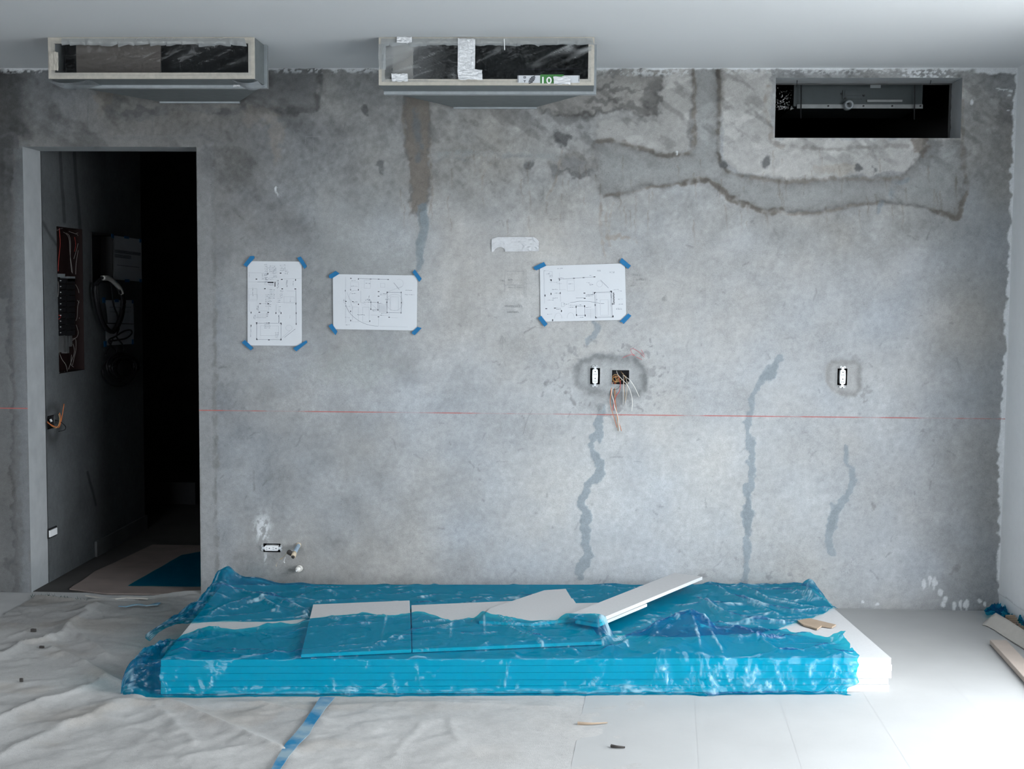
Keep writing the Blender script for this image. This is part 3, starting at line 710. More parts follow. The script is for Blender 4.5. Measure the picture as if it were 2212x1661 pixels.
struct(MB().box((XC1, TW, 0), (XC1+.15, TW+4.75, ZC+.3)).build('wall_corridor_right', M['corridor']), 'dark right wall of the back room', 'wall')
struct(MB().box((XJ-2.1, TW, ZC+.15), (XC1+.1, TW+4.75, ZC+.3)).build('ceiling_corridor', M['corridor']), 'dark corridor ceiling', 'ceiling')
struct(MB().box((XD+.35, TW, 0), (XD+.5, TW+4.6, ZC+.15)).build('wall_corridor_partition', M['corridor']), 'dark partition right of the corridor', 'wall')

# ================================================================ THE WRAPPED STACK OF BOARDS
SO = at_z(345, 1503); SA = at_z(1925, 1497)
EU = (SA-SO)/np.linalg.norm(SA-SO); EV = np.array([-EU[1], EU[0], 0.0]); EW = np.array([0, 0, 1.0])
SL, SW, NB, BT = float(np.linalg.norm(SA-SO)), 1.22, 5, 0.026
SH = NB*BT
def sw(u, v, w): return SO+EU*u+EV*v+EW*w
def suv(px, py, h=SH):
    q = at_z(px, py, h)-SO; return float(q@EU), float(q@EV)
def board(name, poly, z0, z1, label, cat, group=None, parent=None):
    pts = [sw(u, v, 0)[:2] for u, v in poly]
    o = MB().prism(pts, z0, z1, 0, 1).build(name, [M['drywall_face'], M['drywall_edge']], parent)
    bv = o.modifiers.new('soft_edges', 'BEVEL'); bv.width = .0007; bv.segments = 1
    return tag(o, label, cat, group) if parent is None else o
ordn = ['lowest', 'second lowest', 'middle', 'second highest', 'topmost']
rs = np.random.RandomState(3)
for k in range(NB):
    du0, du1 = rs.rand()*.008, rs.rand()*.012; dv = (rs.rand()-.5)*.008
    board('drywall_board', [(du0, dv), (SL-du1, dv), (SL-du1, SW+dv), (du0, SW+dv)], k*BT+.0003+.006, (k+1)*BT+.006-.0003,
          f'{ordn[k]} full gypsum board of the flat stack wrapped in blue film, white edge showing', 'board', 'full boards of the stack')
SH += .006
CB = [  # off-cuts lying on the stack: polygon, z0, z1, label
 ([(.522, .010), (.930, .072), (.890, .845), (.478, .775)], .0045, .0170, 'grey rectangular gypsum off-cut at the left, half under the blue film'),
 ([(.934, .072), (1.665, .177), (1.610, .880), (.902, .760)], .0045, .0170, 'broad grey gypsum off-cut in the middle, mostly under the blue film'),
 ([suv(1058, 1314, SH+.03), suv(1176, 1275, SH+.03), suv(1222, 1272, SH+.03), suv(1241, 1303, SH+.03), suv(1292, 1302, SH+.03), suv(1348, 1310, SH+.03), (1.70, .52), (1.40, .40), (1.19, .44)], .0180, .0305, 'grey gypsum off-cut with slanted corners on top of the stack'),
]
for poly, a, c, lab in CB: board('drywall_offcut', poly, SH+a, SH+c, lab, 'board', 'gypsum off-cuts on the stack')
e = np.array([.586, .810]); n_ = np.array([-.810, .586]); p0 = np.array([1.672, .350])
def strip(a, b_, w0, w1): return [tuple(p0+e*a+n_*w0), tuple(p0+e*b_+n_*w0), tuple(p0+e*b_+n_*w1), tuple(p0+e*a+n_*w1)]
DS = strip(.0, .955, 0, .142); DS2 = strip(-.02, .40, -.006, .10)
board('drywall_offcut', DS2, SH+.0315, SH+.0435, 'short white-edged gypsum strip under the long slanting strip', 'board', 'gypsum off-cuts on the stack')
board('drywall_offcut', DS, SH+.0445, SH+.0595, 'long narrow grey gypsum strip lying slantwise on the stack', 'board', 'gypsum off-cuts on the stack')
RELIEF = [(np.array(p), c) for p, a, c, _ in CB]+[(np.array(DS2), .0435), (np.array(DS), .0595)]
def relief(u, v, skirt=.05):
    h = np.zeros(np.shape(u))
    for p, t in RELIEF:
        sd = poly_sd(u, v, [tuple(q) for q in p]); h = np.maximum(h, t*sstep(-skirt-t, -.004, sd))
    return h
# --- crumple helpers
def tent(u, v, pts, a, w):
    d = seg_dist(u, v, pts); return a*np.exp(-2.0*d/w)
def ridged(u, v, seed, octv=3):
    s = 0; a = 1; t = 0
    for o in range(octv):
        n = vnoise(u*2**o, v*2**o, seed+5*o); s = s+a*(1-np.abs(2*n-1))**2; t += a; a *= .5
    return s/t
def crumple(u, v, seed):
    a = .5*u+.866*v; b = -.866*u+.5*v
    return .55*ridged(u*3.0, v*9, seed)+.45*ridged(a*5, b*13, seed+11)+.35*ridged(u*14, v*17, seed+23, 2)
def suvf(x, y, h):
    u, v = suv(x, y, h)
    if v < -.01:                                           # the sight line meets the upright face instead
        d = ray(x, y); t = float(((SO-EV*.01-CAM)@EV)/(d@EV)); q = CAM+d*t-SO; u, v = float(q@EU), float(q[2])-SH
    return u, v
def folds_px(u, v, lst, h=None):
    z = np.zeros(np.shape(u))
    for pts, a, w in lst:
        z += tent(u, v, [suvf(x, y, SH+.02 if h is None else h) for x, y in pts], a, w)
    return z
# --- a small cloth solver in the stack's own axes (u along, v back, w up): slack film settles on the boards and buckles
_hu, _hv = np.arange(-.02, SL+.02, .006), np.arange(-.03, SW+.03, .006)
_HU, _HV = np.meshgrid(_hu, _hv, indexing='ij')
HMAP = np.zeros(_HU.shape)
HMAP = relief(_HU, _HV, .045)
def drape(P, slack, wgt, anchor, steps=48, iters=6, grav=.00022, bend=.10, cap=None, back=False, seed=1, sup=None, face_sup=None):
    rg = np.random.RandomState(seed); P0 = P.copy(); X = P.copy()
    def ln(a, b): return np.linalg.norm(b-a, axis=-1)
    sl = slack
    sets = []
    def pair(sa, sb, k): sets.append((sa, sb, ln(P0[sa], P0[sb])*(sl[sa]+sl[sb])/2, k))
    A = slice(None); n, m = P.shape[:2]
    for o in (0, 1):
        ne = (n-o)//2*2; me_ = (m-o)//2*2
        pair((slice(o, o+ne, 2), A), (slice(o+1, o+ne, 2), A), 1.0); pair((A, slice(o, o+me_, 2)), (A, slice(o+1, o+me_, 2)), 1.0)
        pair((slice(o, o+ne, 2), slice(0, m-1)), (slice(o+1, o+ne, 2), slice(1, m)), .5); pair((slice(o, o+ne, 2), slice(1, m)), (slice(o+1, o+ne, 2), slice(0, m-1)), .5)
    for o in (0, 1, 2, 3):
        ie = np.arange(o, n-2, 4); je = np.arange(o, m-2, 4)
        pair((ie, A), (ie+2, A), bend); pair((A, je), (A, je+2), bend)
    V = np.zeros(P.shape); X = X+rg.randn(*P.shape)*.0012*(wgt > 0)[..., None]
    amp = (fbm(P[..., 0]*16, (P[..., 1]-P[..., 2])*16, 2, seed)-.5)*.012*(wgt > 0); X[..., 2] += np.abs(amp); X[..., 1] -= np.where(back, -1, 1)*np.abs(amp)*(P[..., 2] < SH)
    top0 = SH+.003
    for it in range(steps):
        Q = X.copy(); X = X+V*.86; X[..., 2] -= grav*(wgt > 0)
        for k_ in range(iters):
            for sa, sb, L, k in sets:
                a, b = X[sa], X[sb]; d = b-a; l = np.sqrt((d*d).sum(-1))+1e-9; wa, wb = wgt[sa], wgt[sb]; ws = wa+wb+1e-9
                c = (k*(l-L)/l/ws)[..., None]*d; X[sa] = a+c*wa[..., None]; X[sb] = b-c*wb[..., None]
            u, v, w = X[..., 0], X[..., 1], X[..., 2]
            iu = np.clip(((u+.02)/.006).astype(int), 0, HMAP.shape[0]-1); iv = np.clip(((v+.03)/.006).astype(int), 0, HMAP.shape[1]-1)
            if cap is None: H = top0+HMAP[iu, iv]+sup[iu, iv]*(1-.35*(HMAP[iu, iv] > 0))
            else: H = SH+.0015+sup[iu, iv]
            off = face_sup[iu, np.clip((w/.006).astype(int), 0, face_sup.shape[1]-1)] if face_sup is not None else 0.0
            inside = (u > -.004) & (u < SL+.004) & (v > -.007-off) & (v < SW+.007)
            pen = H-w; pf = v+.007+off; pb = SW+.007-v; pl_ = u+.004
            hit = inside & (pen > 0)
            face = hit & (np.minimum(pf, pb) < pen) & (np.minimum(pf, pb) < .06)
            left = hit & ~face & (pl_ < pen) & (pl_ < .05); up = hit & ~face & ~left
            X[..., 1] = np.where(face, np.where(pf < pb, -.007-off, SW+.007), v); X[..., 0] = np.where(left, -.004, u); X[..., 2] = np.where(up, H, w)
            if cap is not None: X[..., 2] = np.where(cap & (X[..., 0] > 0), np.minimum(X[..., 2], SH+.0035), X[..., 2])
            X[..., 2] = np.maximum(X[..., 2], .006)
            X = np.where(wgt[..., None] > 0, X, P0)
            X[..., :2] += (P0[..., :2]-X[..., :2])*anchor[..., None]
        V = X-Q
        V = np.clip(V, -.01, .01); V[up | face] *= .55
    return X
def film_object(name, X, parent, seed, gain, mask=1.0):
    sp = .0085; lap = np.zeros(X.shape[:2])
    c = (X[2:, 1:-1]+X[:-2, 1:-1])/2-X[1:-1, 1:-1]; e_ = (X[1:-1, 2:]+X[1:-1, :-2])/2-X[1:-1, 1:-1]
    lap[1:-1, 1:-1] = np.maximum(np.linalg.norm(c, axis=-1), np.linalg.norm(e_, axis=-1))/sp
    nz = fbm(X[..., 0]*24, (X[..., 1]-X[..., 2])*30, 3, seed)
    wt = np.clip((lap-.16)*gain, 0, .6)*(.15+1.5*sstep(.32, .72, nz))*mask  # whitens sharp creases, standing in for glints on the film too
    Gp = SO+EU*X[..., 0:1]+EV*X[..., 1:2]+EW*X[..., 2:3]
    o = grid_object(name, Gp, M['film'], parent, cols=np.repeat(wt[..., None], 3, -1))
    sb = o.modifiers.new('smooth', 'SUBSURF'); sb.levels = 1; sb.render_levels = 1
    return o
FRONT_EDGE = [(300, 1419, .0), (330, 1406, .0), (400, 1374, .0), (437, 1358, .0), (470, 1363, 0), (520, 1367, 0), (560, 1365, 0), (610, 1351, .01), (660, 1337, .02), (720, 1330, .02), (795, 1324, .02), (835, 1332, .02), (870, 1330, .02), (897, 1320, .03), (915, 1320, .03), (945, 1332, .02), (975, 1341, .02), (1010, 1337, .02), (1036, 1335, .02), (1046, 1322, .045), (1058, 1326, .045), (1090, 1336, .035), (1150, 1341, .032), (1220, 1340, .032), (1285, 1341, .035), (1302, 1350, .03), (1315, 1358, .03), (1345, 1366, .03), (1372, 1358, .04), (1400, 1338, .07), (1430, 1323, .095), (1470, 1316, .10), (1500, 1322, .085), (1530, 1327, .06), (1570, 1338, .03), (1620, 1347, .02), (1680, 1355, .01), (1740, 1368, .01), (1790, 1373, .02), (1815, 1355, .05), (1832, 1341, .06), (1852, 1350, .05)]
fe = sorted((suv(x, y, SH+h)) for x, y, h in FRONT_EDGE)
FEU = np.array([p[0] for p in fe]); FEV = np.array([p[1] for p in fe])
URIGHT = suv(1858, 1425)[0]
FILM_GAIN = 1.5
FR_FOLDS = [([(1470, 1320), (1490, 1370), (1512, 1440), (1518, 1480)], .034, .07), ([(1515, 1370), (1560, 1420), (1600, 1465)], .026, .055),
      ([(1540, 1340), (1620, 1375), (1690, 1420), (1752, 1478)], .028, .06), ([(1400, 1345), (1345, 1395), (1275, 1440)], .020, .05), ([(1440, 1330), (1400, 1400)], .018, .05),
      ([(1045, 1323), (1110, 1362), (1180, 1398), (1240, 1405)], .022, .030), ([(1065, 1330), (1150, 1375), (1215, 1396)], .012, .022),
      ([(1050, 1405), (1110, 1420), (1190, 1430), (1225, 1428)], .010, .03), ([(990, 1427), (1050, 1395), (1070, 1372)], .008, .02),
      ([(1225, 1392), (1255, 1425), (1298, 1466)], .012, .025), ([(1290, 1345), (1315, 1390), (1325, 1412)], .014, .03), ([(1296, 1368), (1340, 1400), (1380, 1408)], .012, .03),
      ([(440, 1420), (510, 1425), (560, 1418), (610, 1415), (650, 1425)], .013, .03), ([(370, 1407), (430, 1405), (480, 1410), (520, 1418)], .012, .03), ([(470, 1402), (540, 1398), (600, 1402)], .008, .02),
      ([(880, 1365), (950, 1360), (1010, 1338)], .008, .02), ([(700, 1412), (800, 1400), (870, 1372)], .007, .02), ([(800, 1402), (850, 1385), (890, 1374)], .007, .02),
      ([(1600, 1365), (1690, 1385), (1780, 1385)], .010, .03), ([(1700, 1405), (1780, 1390), (1850, 1395)], .014, .03), ([(1770, 1395), (1800, 1440), (1815, 1460)], .016, .03), ([(1800, 1400), (1828, 1445)], .014, .03),
      ([(640, 1345), (760, 1332), (880, 1330)], .006, .02), ([(1100, 1352), (1180, 1362), (1280, 1352)], .006, .018), ([(1120, 1376), (1220, 1380), (1290, 1376)], .005, .018)]
FR_PINCH = [((1410, 1462), (1420, 1430)), ((1435, 1470), (1433, 1455)), ((1470, 1480), (1490, 1450)), ((1530, 1445), (1543, 1485)), ((1545, 1435), (1552, 1455)), ((1570, 1445), (1580, 1470)), ((1610, 1430), (1605, 1450)), ((1620, 1450), (1645, 1480), (1655, 1450)), ((1660, 1415), (1690, 1470)), ((1745, 1430), (1750, 1465)), ((1760, 1480), (1800, 1450)), ((455, 1465), (490, 1445)), ((435, 1490), (460, 1470)), ((1095, 1435), (1090, 1470)), ((900, 1455), (940, 1450)), ((355, 1470), (362, 1490)), ((720, 1480), (760, 1500)), ((850, 1470), (860, 1500))]
FR_MOUND = ((1462, 1335, .09, .075, .12, .20), (1560, 1372, .03, .030, .16, .12), (1840, 1360, .05, .045, .07, .14), (1440, 1400, .03, .028, .12, .12), (900, 1322, .03, .012, .05, .06), (1046, 1325, .04, .022, .03, .05), (600, 1350, .02, .012, .1, .1))
def front_top(u, v):
    """air pockets and ridges that hold the film off the boards"""
    right = sstep(1.45, 2.0, u)
    h = np.zeros(np.shape(u))
    for (px, py, hh, a, su, sv_) in FR_MOUND:
        uu, vv = suv(px, py, SH+hh); h = h+a*np.exp(-((u-uu)/su)**2-((v-vv)/sv_)**2)
    h = h+folds_px(u, v, FR_FOLDS)*sstep(-.03, .05, v)*(1+.8*sstep(1.3, 1.0, u))
    q = u*.97+v*.25; r = v*.97-u*.25
    b = sstep(.45, 1, ridged(q*2.6, r*6.5, 7, 2))*.016+sstep(.5, 1, ridged(q*7+r*3, r*11-q*3, 9, 2))*.009
    return h+b*(1.15+.3*right)
def front_face(u, w):
    right = sstep(1.45, 2.0, u); f = np.zeros(np.shape(u))
    for seg in FR_PINCH:
        pts = [suvf(x, y, SH) for x, y in seg]; pts = [(p, min(max(q+SH, 0), SH)) if q < 0 else (p, SH) for p, q in pts]
        f = f+tent(u, w, pts, .016, .030)
    f = f+folds_px(u, w-SH, FR_FOLDS)*.55
    b = sstep(.5, 1, ridged(u*3.4+w*2.5, w*9-u*1.2, 17, 2))*.012+sstep(.55, 1, ridged(u*9-w*5, w*13+u*3, 19, 2))*.009
    return f+b*(.55+1.0*right)
def front_film(parent):
    nu, nf, ntp = 392, 20, 80
    U = np.linspace(-.14, URIGHT, nu)
    ve = np.interp(U, FEU, FEV); ve = ve+(fbm(U*30, U*0, 3, 4)-.5)*.012
    ve = np.where(U < 0, np.interp(U, [-.14, 0], [.30, float(np.interp(0, FEU, FEV))]), ve)
    r = .016; topz = SH+.004
    T = np.concatenate([np.linspace(0, 1, nf, endpoint=False), 1+np.linspace(0, 1, ntp)])
    Ug, Tg = np.meshgrid(U, T, indexing='ij'); Ve = np.repeat(ve[:, None], len(T), 1)
    front = Tg < 1; tt = np.clip(Tg-1, 0, 1); arc = np.clip(tt/.08, 0, 1); lin_ = np.clip((tt-.08)/.92, 0, 1)
    phi = np.where(front, 0, arc*math.pi/2)
    v = np.where(front, -.010, -.010+r*(1-np.cos(phi))+lin_*(Ve+.010-r))
    w = np.where(front, Tg*(topz-r), topz-r+r*np.sin(phi))
    sv = np.where(front, w-topz, v); rightness = sstep(1.45, 2.0, Ug)
    kk = np.clip(-Ug/.14, 0, 1)
    ft = front_top(np.maximum(Ug, 0), np.maximum(v, 0)); ff = front_face(np.maximum(Ug, 0), np.minimum(w, SH))
    rim = sstep(0, .10, v)
    disp = kk*(crumple(Ug*3, sv*2.2, 31)-.3)*.055
    w2 = w+np.where(front, 0, np.sin(phi)*((.7*ft+relief(Ug, v, .03))*(.35+.65*rim)+disp))
    v2 = v-np.where(front, ff, np.cos(phi)*ff)-np.where(front, disp, np.cos(phi)*disp)
    foot = np.clip(1-Tg/.18, 0, 1)*front
    v2 = v2-foot**1.5*(.010+.016*fbm(Ug*9, 0*Ug, 3, 5)); w2 = np.maximum(w2, .006)
    drop = sstep(.55, 1, kk); narrow = 1-.72*sstep(.02, .34, v2)      # empty end of the bag at the left
    u2 = np.where(Ug < 0, -.125*np.minimum(kk*1.35, 1)*narrow-.02*drop, Ug)
    v2 = v2+kk*.05*np.where(front, 1, .4); w2 = np.where(Ug < 0, w2*(1-.16*kk)*(1-drop*.93), w2)
    endr = sstep(URIGHT-.10, URIGHT, Ug)
    u2 = u2+endr*(.035*(fbm(Tg*6, 0*Tg, 3, 9)-.5)*2-.05*np.where(front, 1-Tg, 0)); w2 = np.maximum(w2, .006)
    P = np.stack([u2, v2, w2], -1)
    wgt = np.ones(Ug.shape); wgt[:, 0] = 0; wgt[Ug < -.012] = 0
    anchor = np.zeros(Ug.shape); anchor[:, -1] = .12; anchor[:, -2] = .06; anchor[-1] = .10
    slack = 1.004+.022*rightness+.010*fbm(Ug*3, sv*3, 2, 3)
    sup = front_top(_HU, _HV)*.92; wg = np.arange(0, SH+.03, .006); A_, B_ = np.meshgrid(_hu, wg, indexing='ij'); fs = front_face(A_, np.minimum(B_, SH))*.9
    X = drape(P, slack, wgt, anchor, seed=3, sup=sup, face_sup=fs)
    mask = (1-.8*np.exp(-((Tg-1.05)/.06)**2))*sstep(.02, .30, Tg)*(1-.5*kk)
    return film_object('front_film', X[:, ::-1], parent, 91, FILM_GAIN, mask[:, ::-1])
BACK_EDGE = [(376, 1356), (440, 1347), (520, 1346), (600, 1346), (655, 1341), (720, 1352), (1300, 1376), (1480, 1380), (1530, 1376), (1600, 1374), (1660, 1368), (1690, 1361), (1720, 1352), (1760, 1338), (1803, 1318)]
be = sorted(suv(x, y) for x, y in BACK_EDGE); BEU = np.array([p[0] for p in be]); BEV = np.array([p[1] for p in be])
BK_FOLDS = [([(900, 1292), (950, 1288), (1050, 1288), (1150, 1290)], .010, .03), ([(560, 1290), (590, 1300), (640, 1318), (680, 1335)], .026, .05), ([(480, 1290), (520, 1285), (560, 1300), (600, 1320)], .026, .05), ([(460, 1330), (500, 1310), (540, 1302)], .022, .05),
      ([(640, 1298), (700, 1300), (780, 1298), (860, 1302)], .010, .03), ([(1290, 1268), (1340, 1275), (1420, 1270)], .012, .03), ([(1510, 1300), (1560, 1330), (1620, 1345), (1690, 1352)], .026, .05), ([(1580, 1295), (1640, 1310), (1720, 1325), (1780, 1318)], .016, .035), ([(1600, 1270), (1660, 1300), (1720, 1310)], .016, .04), ([(1640, 1280), (1700, 1285), (1760, 1300)], .014, .03), ([(1530, 1262), (1580, 1290), (1680, 1330)], .012, .03), ([(700, 1282), (760, 1278), (840, 1290)], .008, .03), ([(1010, 1308), (1045, 1300), (1060, 1296)], .014, .03)]
BK_MOUND = ((486, 1270, .080, .055, .13), (545, 1268, .040, .09, .12), (1748, 1290, .070, .035, .10), (1700, 1290, .020, .12, .10), (460, 1300, .04, .06, .16), (1540, 1262, .012, .06, .06))
def back_under(u, v):
    k = np.zeros(np.shape(u))
    for p, t in RELIEF: k = np.maximum(k, sstep(-.03, .0, poly_sd(u, v, [tuple(q) for q in p])))
    return k
def back_top(u, v):
    h = np.zeros(np.shape(u))
    for (px, py, a, su, sv_) in BK_MOUND:
        uu, vv = suv(px, py); h = h+a*np.exp(-((u-uu)/su)**2-((v-vv)/sv_)**2)
    h = h+folds_px(u, v, BK_FOLDS, SH)
    q = u*.98+v*.2; r = v*.98-u*.2
    b = sstep(.45, 1, ridged(q*2.2, r*8, 47, 2))*.013+sstep(.5, 1, ridged(q*6+r*3, r*12-q*2, 49, 2))*.008
    return (h+b)*(1-back_under(u, v))
def back_film(parent):
    nu, nb, ntp = 372, 14, 80
    ur = suv(1800, 1300)[0]-.02
    U = np.linspace(-.14, ur, nu); T = np.concatenate([np.linspace(0, 1, nb, endpoint=False), 1+np.linspace(0, 1, ntp)])
    Ug, Tg = np.meshgrid(U, T, indexing='ij')
    vb = np.interp(U, BEU, BEV)+(fbm(U*26, U*0, 3, 14)-.5)*.014
    Vb = np.repeat(vb[:, None], len(T), 1); back = Tg < 1; tt = np.clip(Tg-1, 0, 1); topz = SH+.0015
    v = np.where(back, SW+.014+.02*(1-Tg), SW+.014-tt*(SW+.014-Vb)); w = np.where(back, Tg*topz, topz)
    kk = np.clip(-Ug/.14, 0, 1); cap = (back_under(Ug, v) > .5) & ~back
    disp = kk*(crumple(Ug*3, v*3, 61)-.4)*.05
    w2 = w+np.where(back, Tg, 1)*(back_top(np.maximum(Ug, 0), np.minimum(v, SW))+disp)
    wide = .32+1.30*np.exp(-((v-.60)/.20)**2)
    u2 = np.where(Ug < 0, -.12*kk*wide, Ug); w2 = np.where(Ug < 0, w2*(1-.55*kk**2), w2); w2 = np.maximum(w2, .006)
    P = np.stack([u2, v, w2], -1)
    wgt = np.ones(Ug.shape); wgt[:, 0] = 0; wgt[Ug < -.012] = 0
    anchor = np.zeros(Ug.shape); anchor[:, -1] = .12; anchor[:, -2] = .06; anchor[-1] = .12; anchor[:, nb] = .2
    slack = 1.004+.012*sstep(2.0, 2.5, Ug)+.010*fbm(Ug*3, v*3, 2, 5)
    X = drape(P, slack, wgt, anchor, cap=cap, back=True, seed=5, steps=40, sup=back_top(_HU, _HV)*.92)
    return film_object('back_film', X, parent, 95, FILM_GAIN)
wrap = thing('plastic_wrap', 'crumpled translucent blue plastic film torn open over the stack of boards', 'plastic film', (SO[0]+EU[0]*SL/2, SO[1]+EU[1]*SL/2, 0))
front_film(wrap); back_film(wrap)
# torn brown scrap on the bare end of the stack
def sheet(poly_px, h, thick, name, m, label, cat, group=None, lift=None):
    pts = [at_z(x, y, h) for x, y in poly_px]
    b = MB().prism([p[:2] for p in pts], h, h+thick); o = b.build(name, m)
    return tag(o, label, cat, group)
sheet([(1722, 1343), (1748, 1338), (1806, 1352), (1797, 1357), (1775, 1354), (1765, 1361), (1750, 1356), (1735, 1352)], SH+.003, .006, 'cardboard_scrap', M['card'], 'torn brown cardboard scrap on the bare right end of the stack', 'cardboard')

# ================================================================ THE FLOOR COVERS
def drop_cloth():
    x0, x1 = at_z(-80, 1480)[0]-.3, at_z(1420, 1640)[0]
    xx = np.arange(x0, x1, .012); tt = np.linspace(0, 1, 260)
    edge = sorted([(at_z(x, y)[0], at_z(x, y)[1]) for x, y in ((-120, 1286), (0, 1286), (60, 1289), (120, 1296), (180, 1301), (230, 1299), (300, 1296), (360, 1288), (434, 1283), (470, 1300), (520, 1320), (700, 1345), (1100, 1350), (1500, 1355))])
    far = np.interp(xx, [p[0] for p in edge], [p[1] for p in edge])
    X, T = np.meshgrid(xx, tt, indexing='ij'); Y = far[:, None]*(1-T)+(-3.4)*T
    rt = at_z(1262, 1520)[0]; X2 = X
    z = .003+0*X
    n1 = fbm(X*4+Y*3, Y*7-X*4, 4, 3)-.5; n2 = fbm(X*13+Y*5, Y*16-X*8, 3, 13)-.5; n3 = fbm(X*1.3, Y*1.6, 3, 23)
    leftness = sstep(.4, -1.2, X)
    z = z+(.014*np.clip(n1+.12, 0, 1)+.010*np.clip(n2+.08, 0, 1))*(.25+.75*leftness)
    W = [([(-80, 1445), (0, 1423), (50, 1398), (110, 1386), (160, 1348), (206, 1311)], .022, .045), ([(0, 1402), (60, 1388), (112, 1387)], .008, .03), ([(112, 1406), (160, 1428), (200, 1449), (262, 1483), (300, 1500)], .016, .04),
         ([(360, 1524), (392, 1534), (450, 1560), (520, 1590), (610, 1630)], .020, .055), ([(152, 1360), (200, 1396), (236, 1423)], .012, .035), ([(20, 1378), (72, 1359)], .006, .02), ([(-40, 1580), (60, 1530), (160, 1500), (210, 1480)], .014, .06),
         ([(0, 1640), (120, 1580), (240, 1530)], .012, .06), ([(185, 1440), (215, 1420)], .006, .02), ([(560, 1520), (640, 1540), (700, 1560)], .006, .03), ([(250, 1520), (330, 1530), (420, 1610)], .010, .05), ([(400, 1640), (520, 1620)], .008, .04),
         ([(700, 1530), (900, 1520), (1200, 1530)], .004, .03), ([(850, 1640), (880, 1600), (910, 1570)], .004, .02), ([(970, 1555), (990, 1600)], .004, .02), ([(740, 1500), (1100, 1520)], .003, .02)]
    for pts, a, w in W:
        d = seg_dist(X+n2*.03, Y+n1*.03, [tuple(at_z(x, y)[:2]) for x, y in smooth_pts(pts, 4)]); z = z+a*(.6*np.exp(-(d/w)**1.5)+.55*np.exp(-3.2*d/w))
    # rolled hem at the far edge
    hem = np.exp(-((Y-far[:, None])/.02)**2); z = z+.009*hem*(.6+.8*fbm(X*6, X*0, 3, 31))
    Un = (X-SO[0])*EU[0]+(Y-SO[1])*EU[1]; Vn = (X-SO[0])*EV[0]+(Y-SO[1])*EV[1]
    under = sstep(-.08, -.02, Un)*sstep(SL+.08, SL, Un)*sstep(-.10, -.04, Vn)*sstep(SW+.1, SW, Vn)
    z = z*(1-under)+.0035*under
    dirt = fbm(X*2.2, Y*3.0, 4, 43); d2 = fbm(X*9, Y*9, 4, 47)
    alb = (.43-.03*sstep(-.8, .6, X))*(1-.24*sstep(-1.1, -.4, Y)*leftness)
    col = np.array([1, .985, .965])*alb[..., None]*(1+(dirt-.5)*.42*leftness[...]+(d2-.5)*.16)[..., None]
    br = (sstep(.52, .72, fbm(X*3.4, Y*4.2, 4, 53))*leftness)[..., None]
    col = col*(1-br*.30)+col*np.array([.86, .74, .62])*br*.30
    keepx = (X[:-1, :-1] < rt+.30+(Y[:-1, :-1]+1.6)*.10)
    return grid_object('drop_cloth', np.stack([X, Y, z], -1), M['cloth'], cols=col, keep=keepx)
M['cloth'] = tinted_surface('dust_sheet', .95, fine=(420, .10), mid=(60, .07), bump=.35, bscale=300)
tag(drop_cloth(), 'wrinkled grey dust sheet spread over the floor left and in front', 'drop cloth')
M['fpaper'] = mat('floor_paper', (.385, .385, .382), .75, var=.04, scale=5, bump=.10, bscale=30)
L_ = [((1268, 1520), (1240, 1661)), ((1506, 1512), (1516, 1661)), ((1690, 1515), (1738, 1661)), ((1880, 1515), (1972, 1661)), ((2080, 1500), (2240, 1661))]
lab = ['white floor paper strip beside the dust sheet, near the small twig', 'white floor paper strip in front of the crumpled film mound', 'white floor paper strip in front of the right part of the stack', 'white floor paper strip below the white board ends', 'white floor paper strip along the right wall with the plank on it']
def fl_at(i, Y):
    a, b_ = at_z(*L_[i][0]), at_z(*L_[i][1]); t = (Y-a[1])/(b_[1]-a[1]); return a[0]+(b_[0]-a[0])*t
for i in range(5):
    ny = 60; ys = np.linspace(-3.4, -.035, ny); nx = 24
    G = np.zeros((nx, ny, 3))
    for j, Y in enumerate(ys):
        xa = fl_at(i, Y)-.01; xb = (fl_at(i+1, Y)+.012 if i < 4 else XR-.004)
        xb = min(xb, XR-.004); xa = min(xa, XR-.03)
        for k in range(nx):
            x = xa+(xb-xa)*k/(nx-1)
            G[k, j] = (x, Y, .0045+.00025*i+.003*max(0, float(fbm(x*3, Y*3, 3, 8))-.45))
    o = grid_object('floor_paper', G, M['fpaper'])
    tag(o, lab[i], 'floor paper', 'paper strips on the floor')
# worn blue tape on the sheet
def ribbon(pts_w, widths, name, m, thick=.0006, up=(0, 0, 1)):
    P = [np.array(p, float) for p in pts_w]; n = len(P); up = np.array(up, float); A = []; 
    for i in range(n):
        t = P[min(i+1, n-1)]-P[max(i-1, 0)]; t /= np.linalg.norm(t); s = np.cross(t, up); s /= np.linalg.norm(s)
        w = widths[i] if isinstance(widths, (list, tuple)) else widths
        A.append((P[i]-s*w/2, P[i]+s*w/2))
    vs = []; fs = []
    for a, c in A: vs += [a, c, a+up*thick, c+up*thick]
    for i in range(n-1):
        q = i*4; r = q+4
        fs += [(q, q+1, r+1, r), (q+2, r+2, r+3, q+3), (q, r, r+2, q+2), (q+1, q+3, r+3, r+1)]
    fs += [(0, 2, 3, 1), (n*4-4, n*4-3, n*4-1, n*4-2)]
    return MB().add(vs, fs).build(name, m)
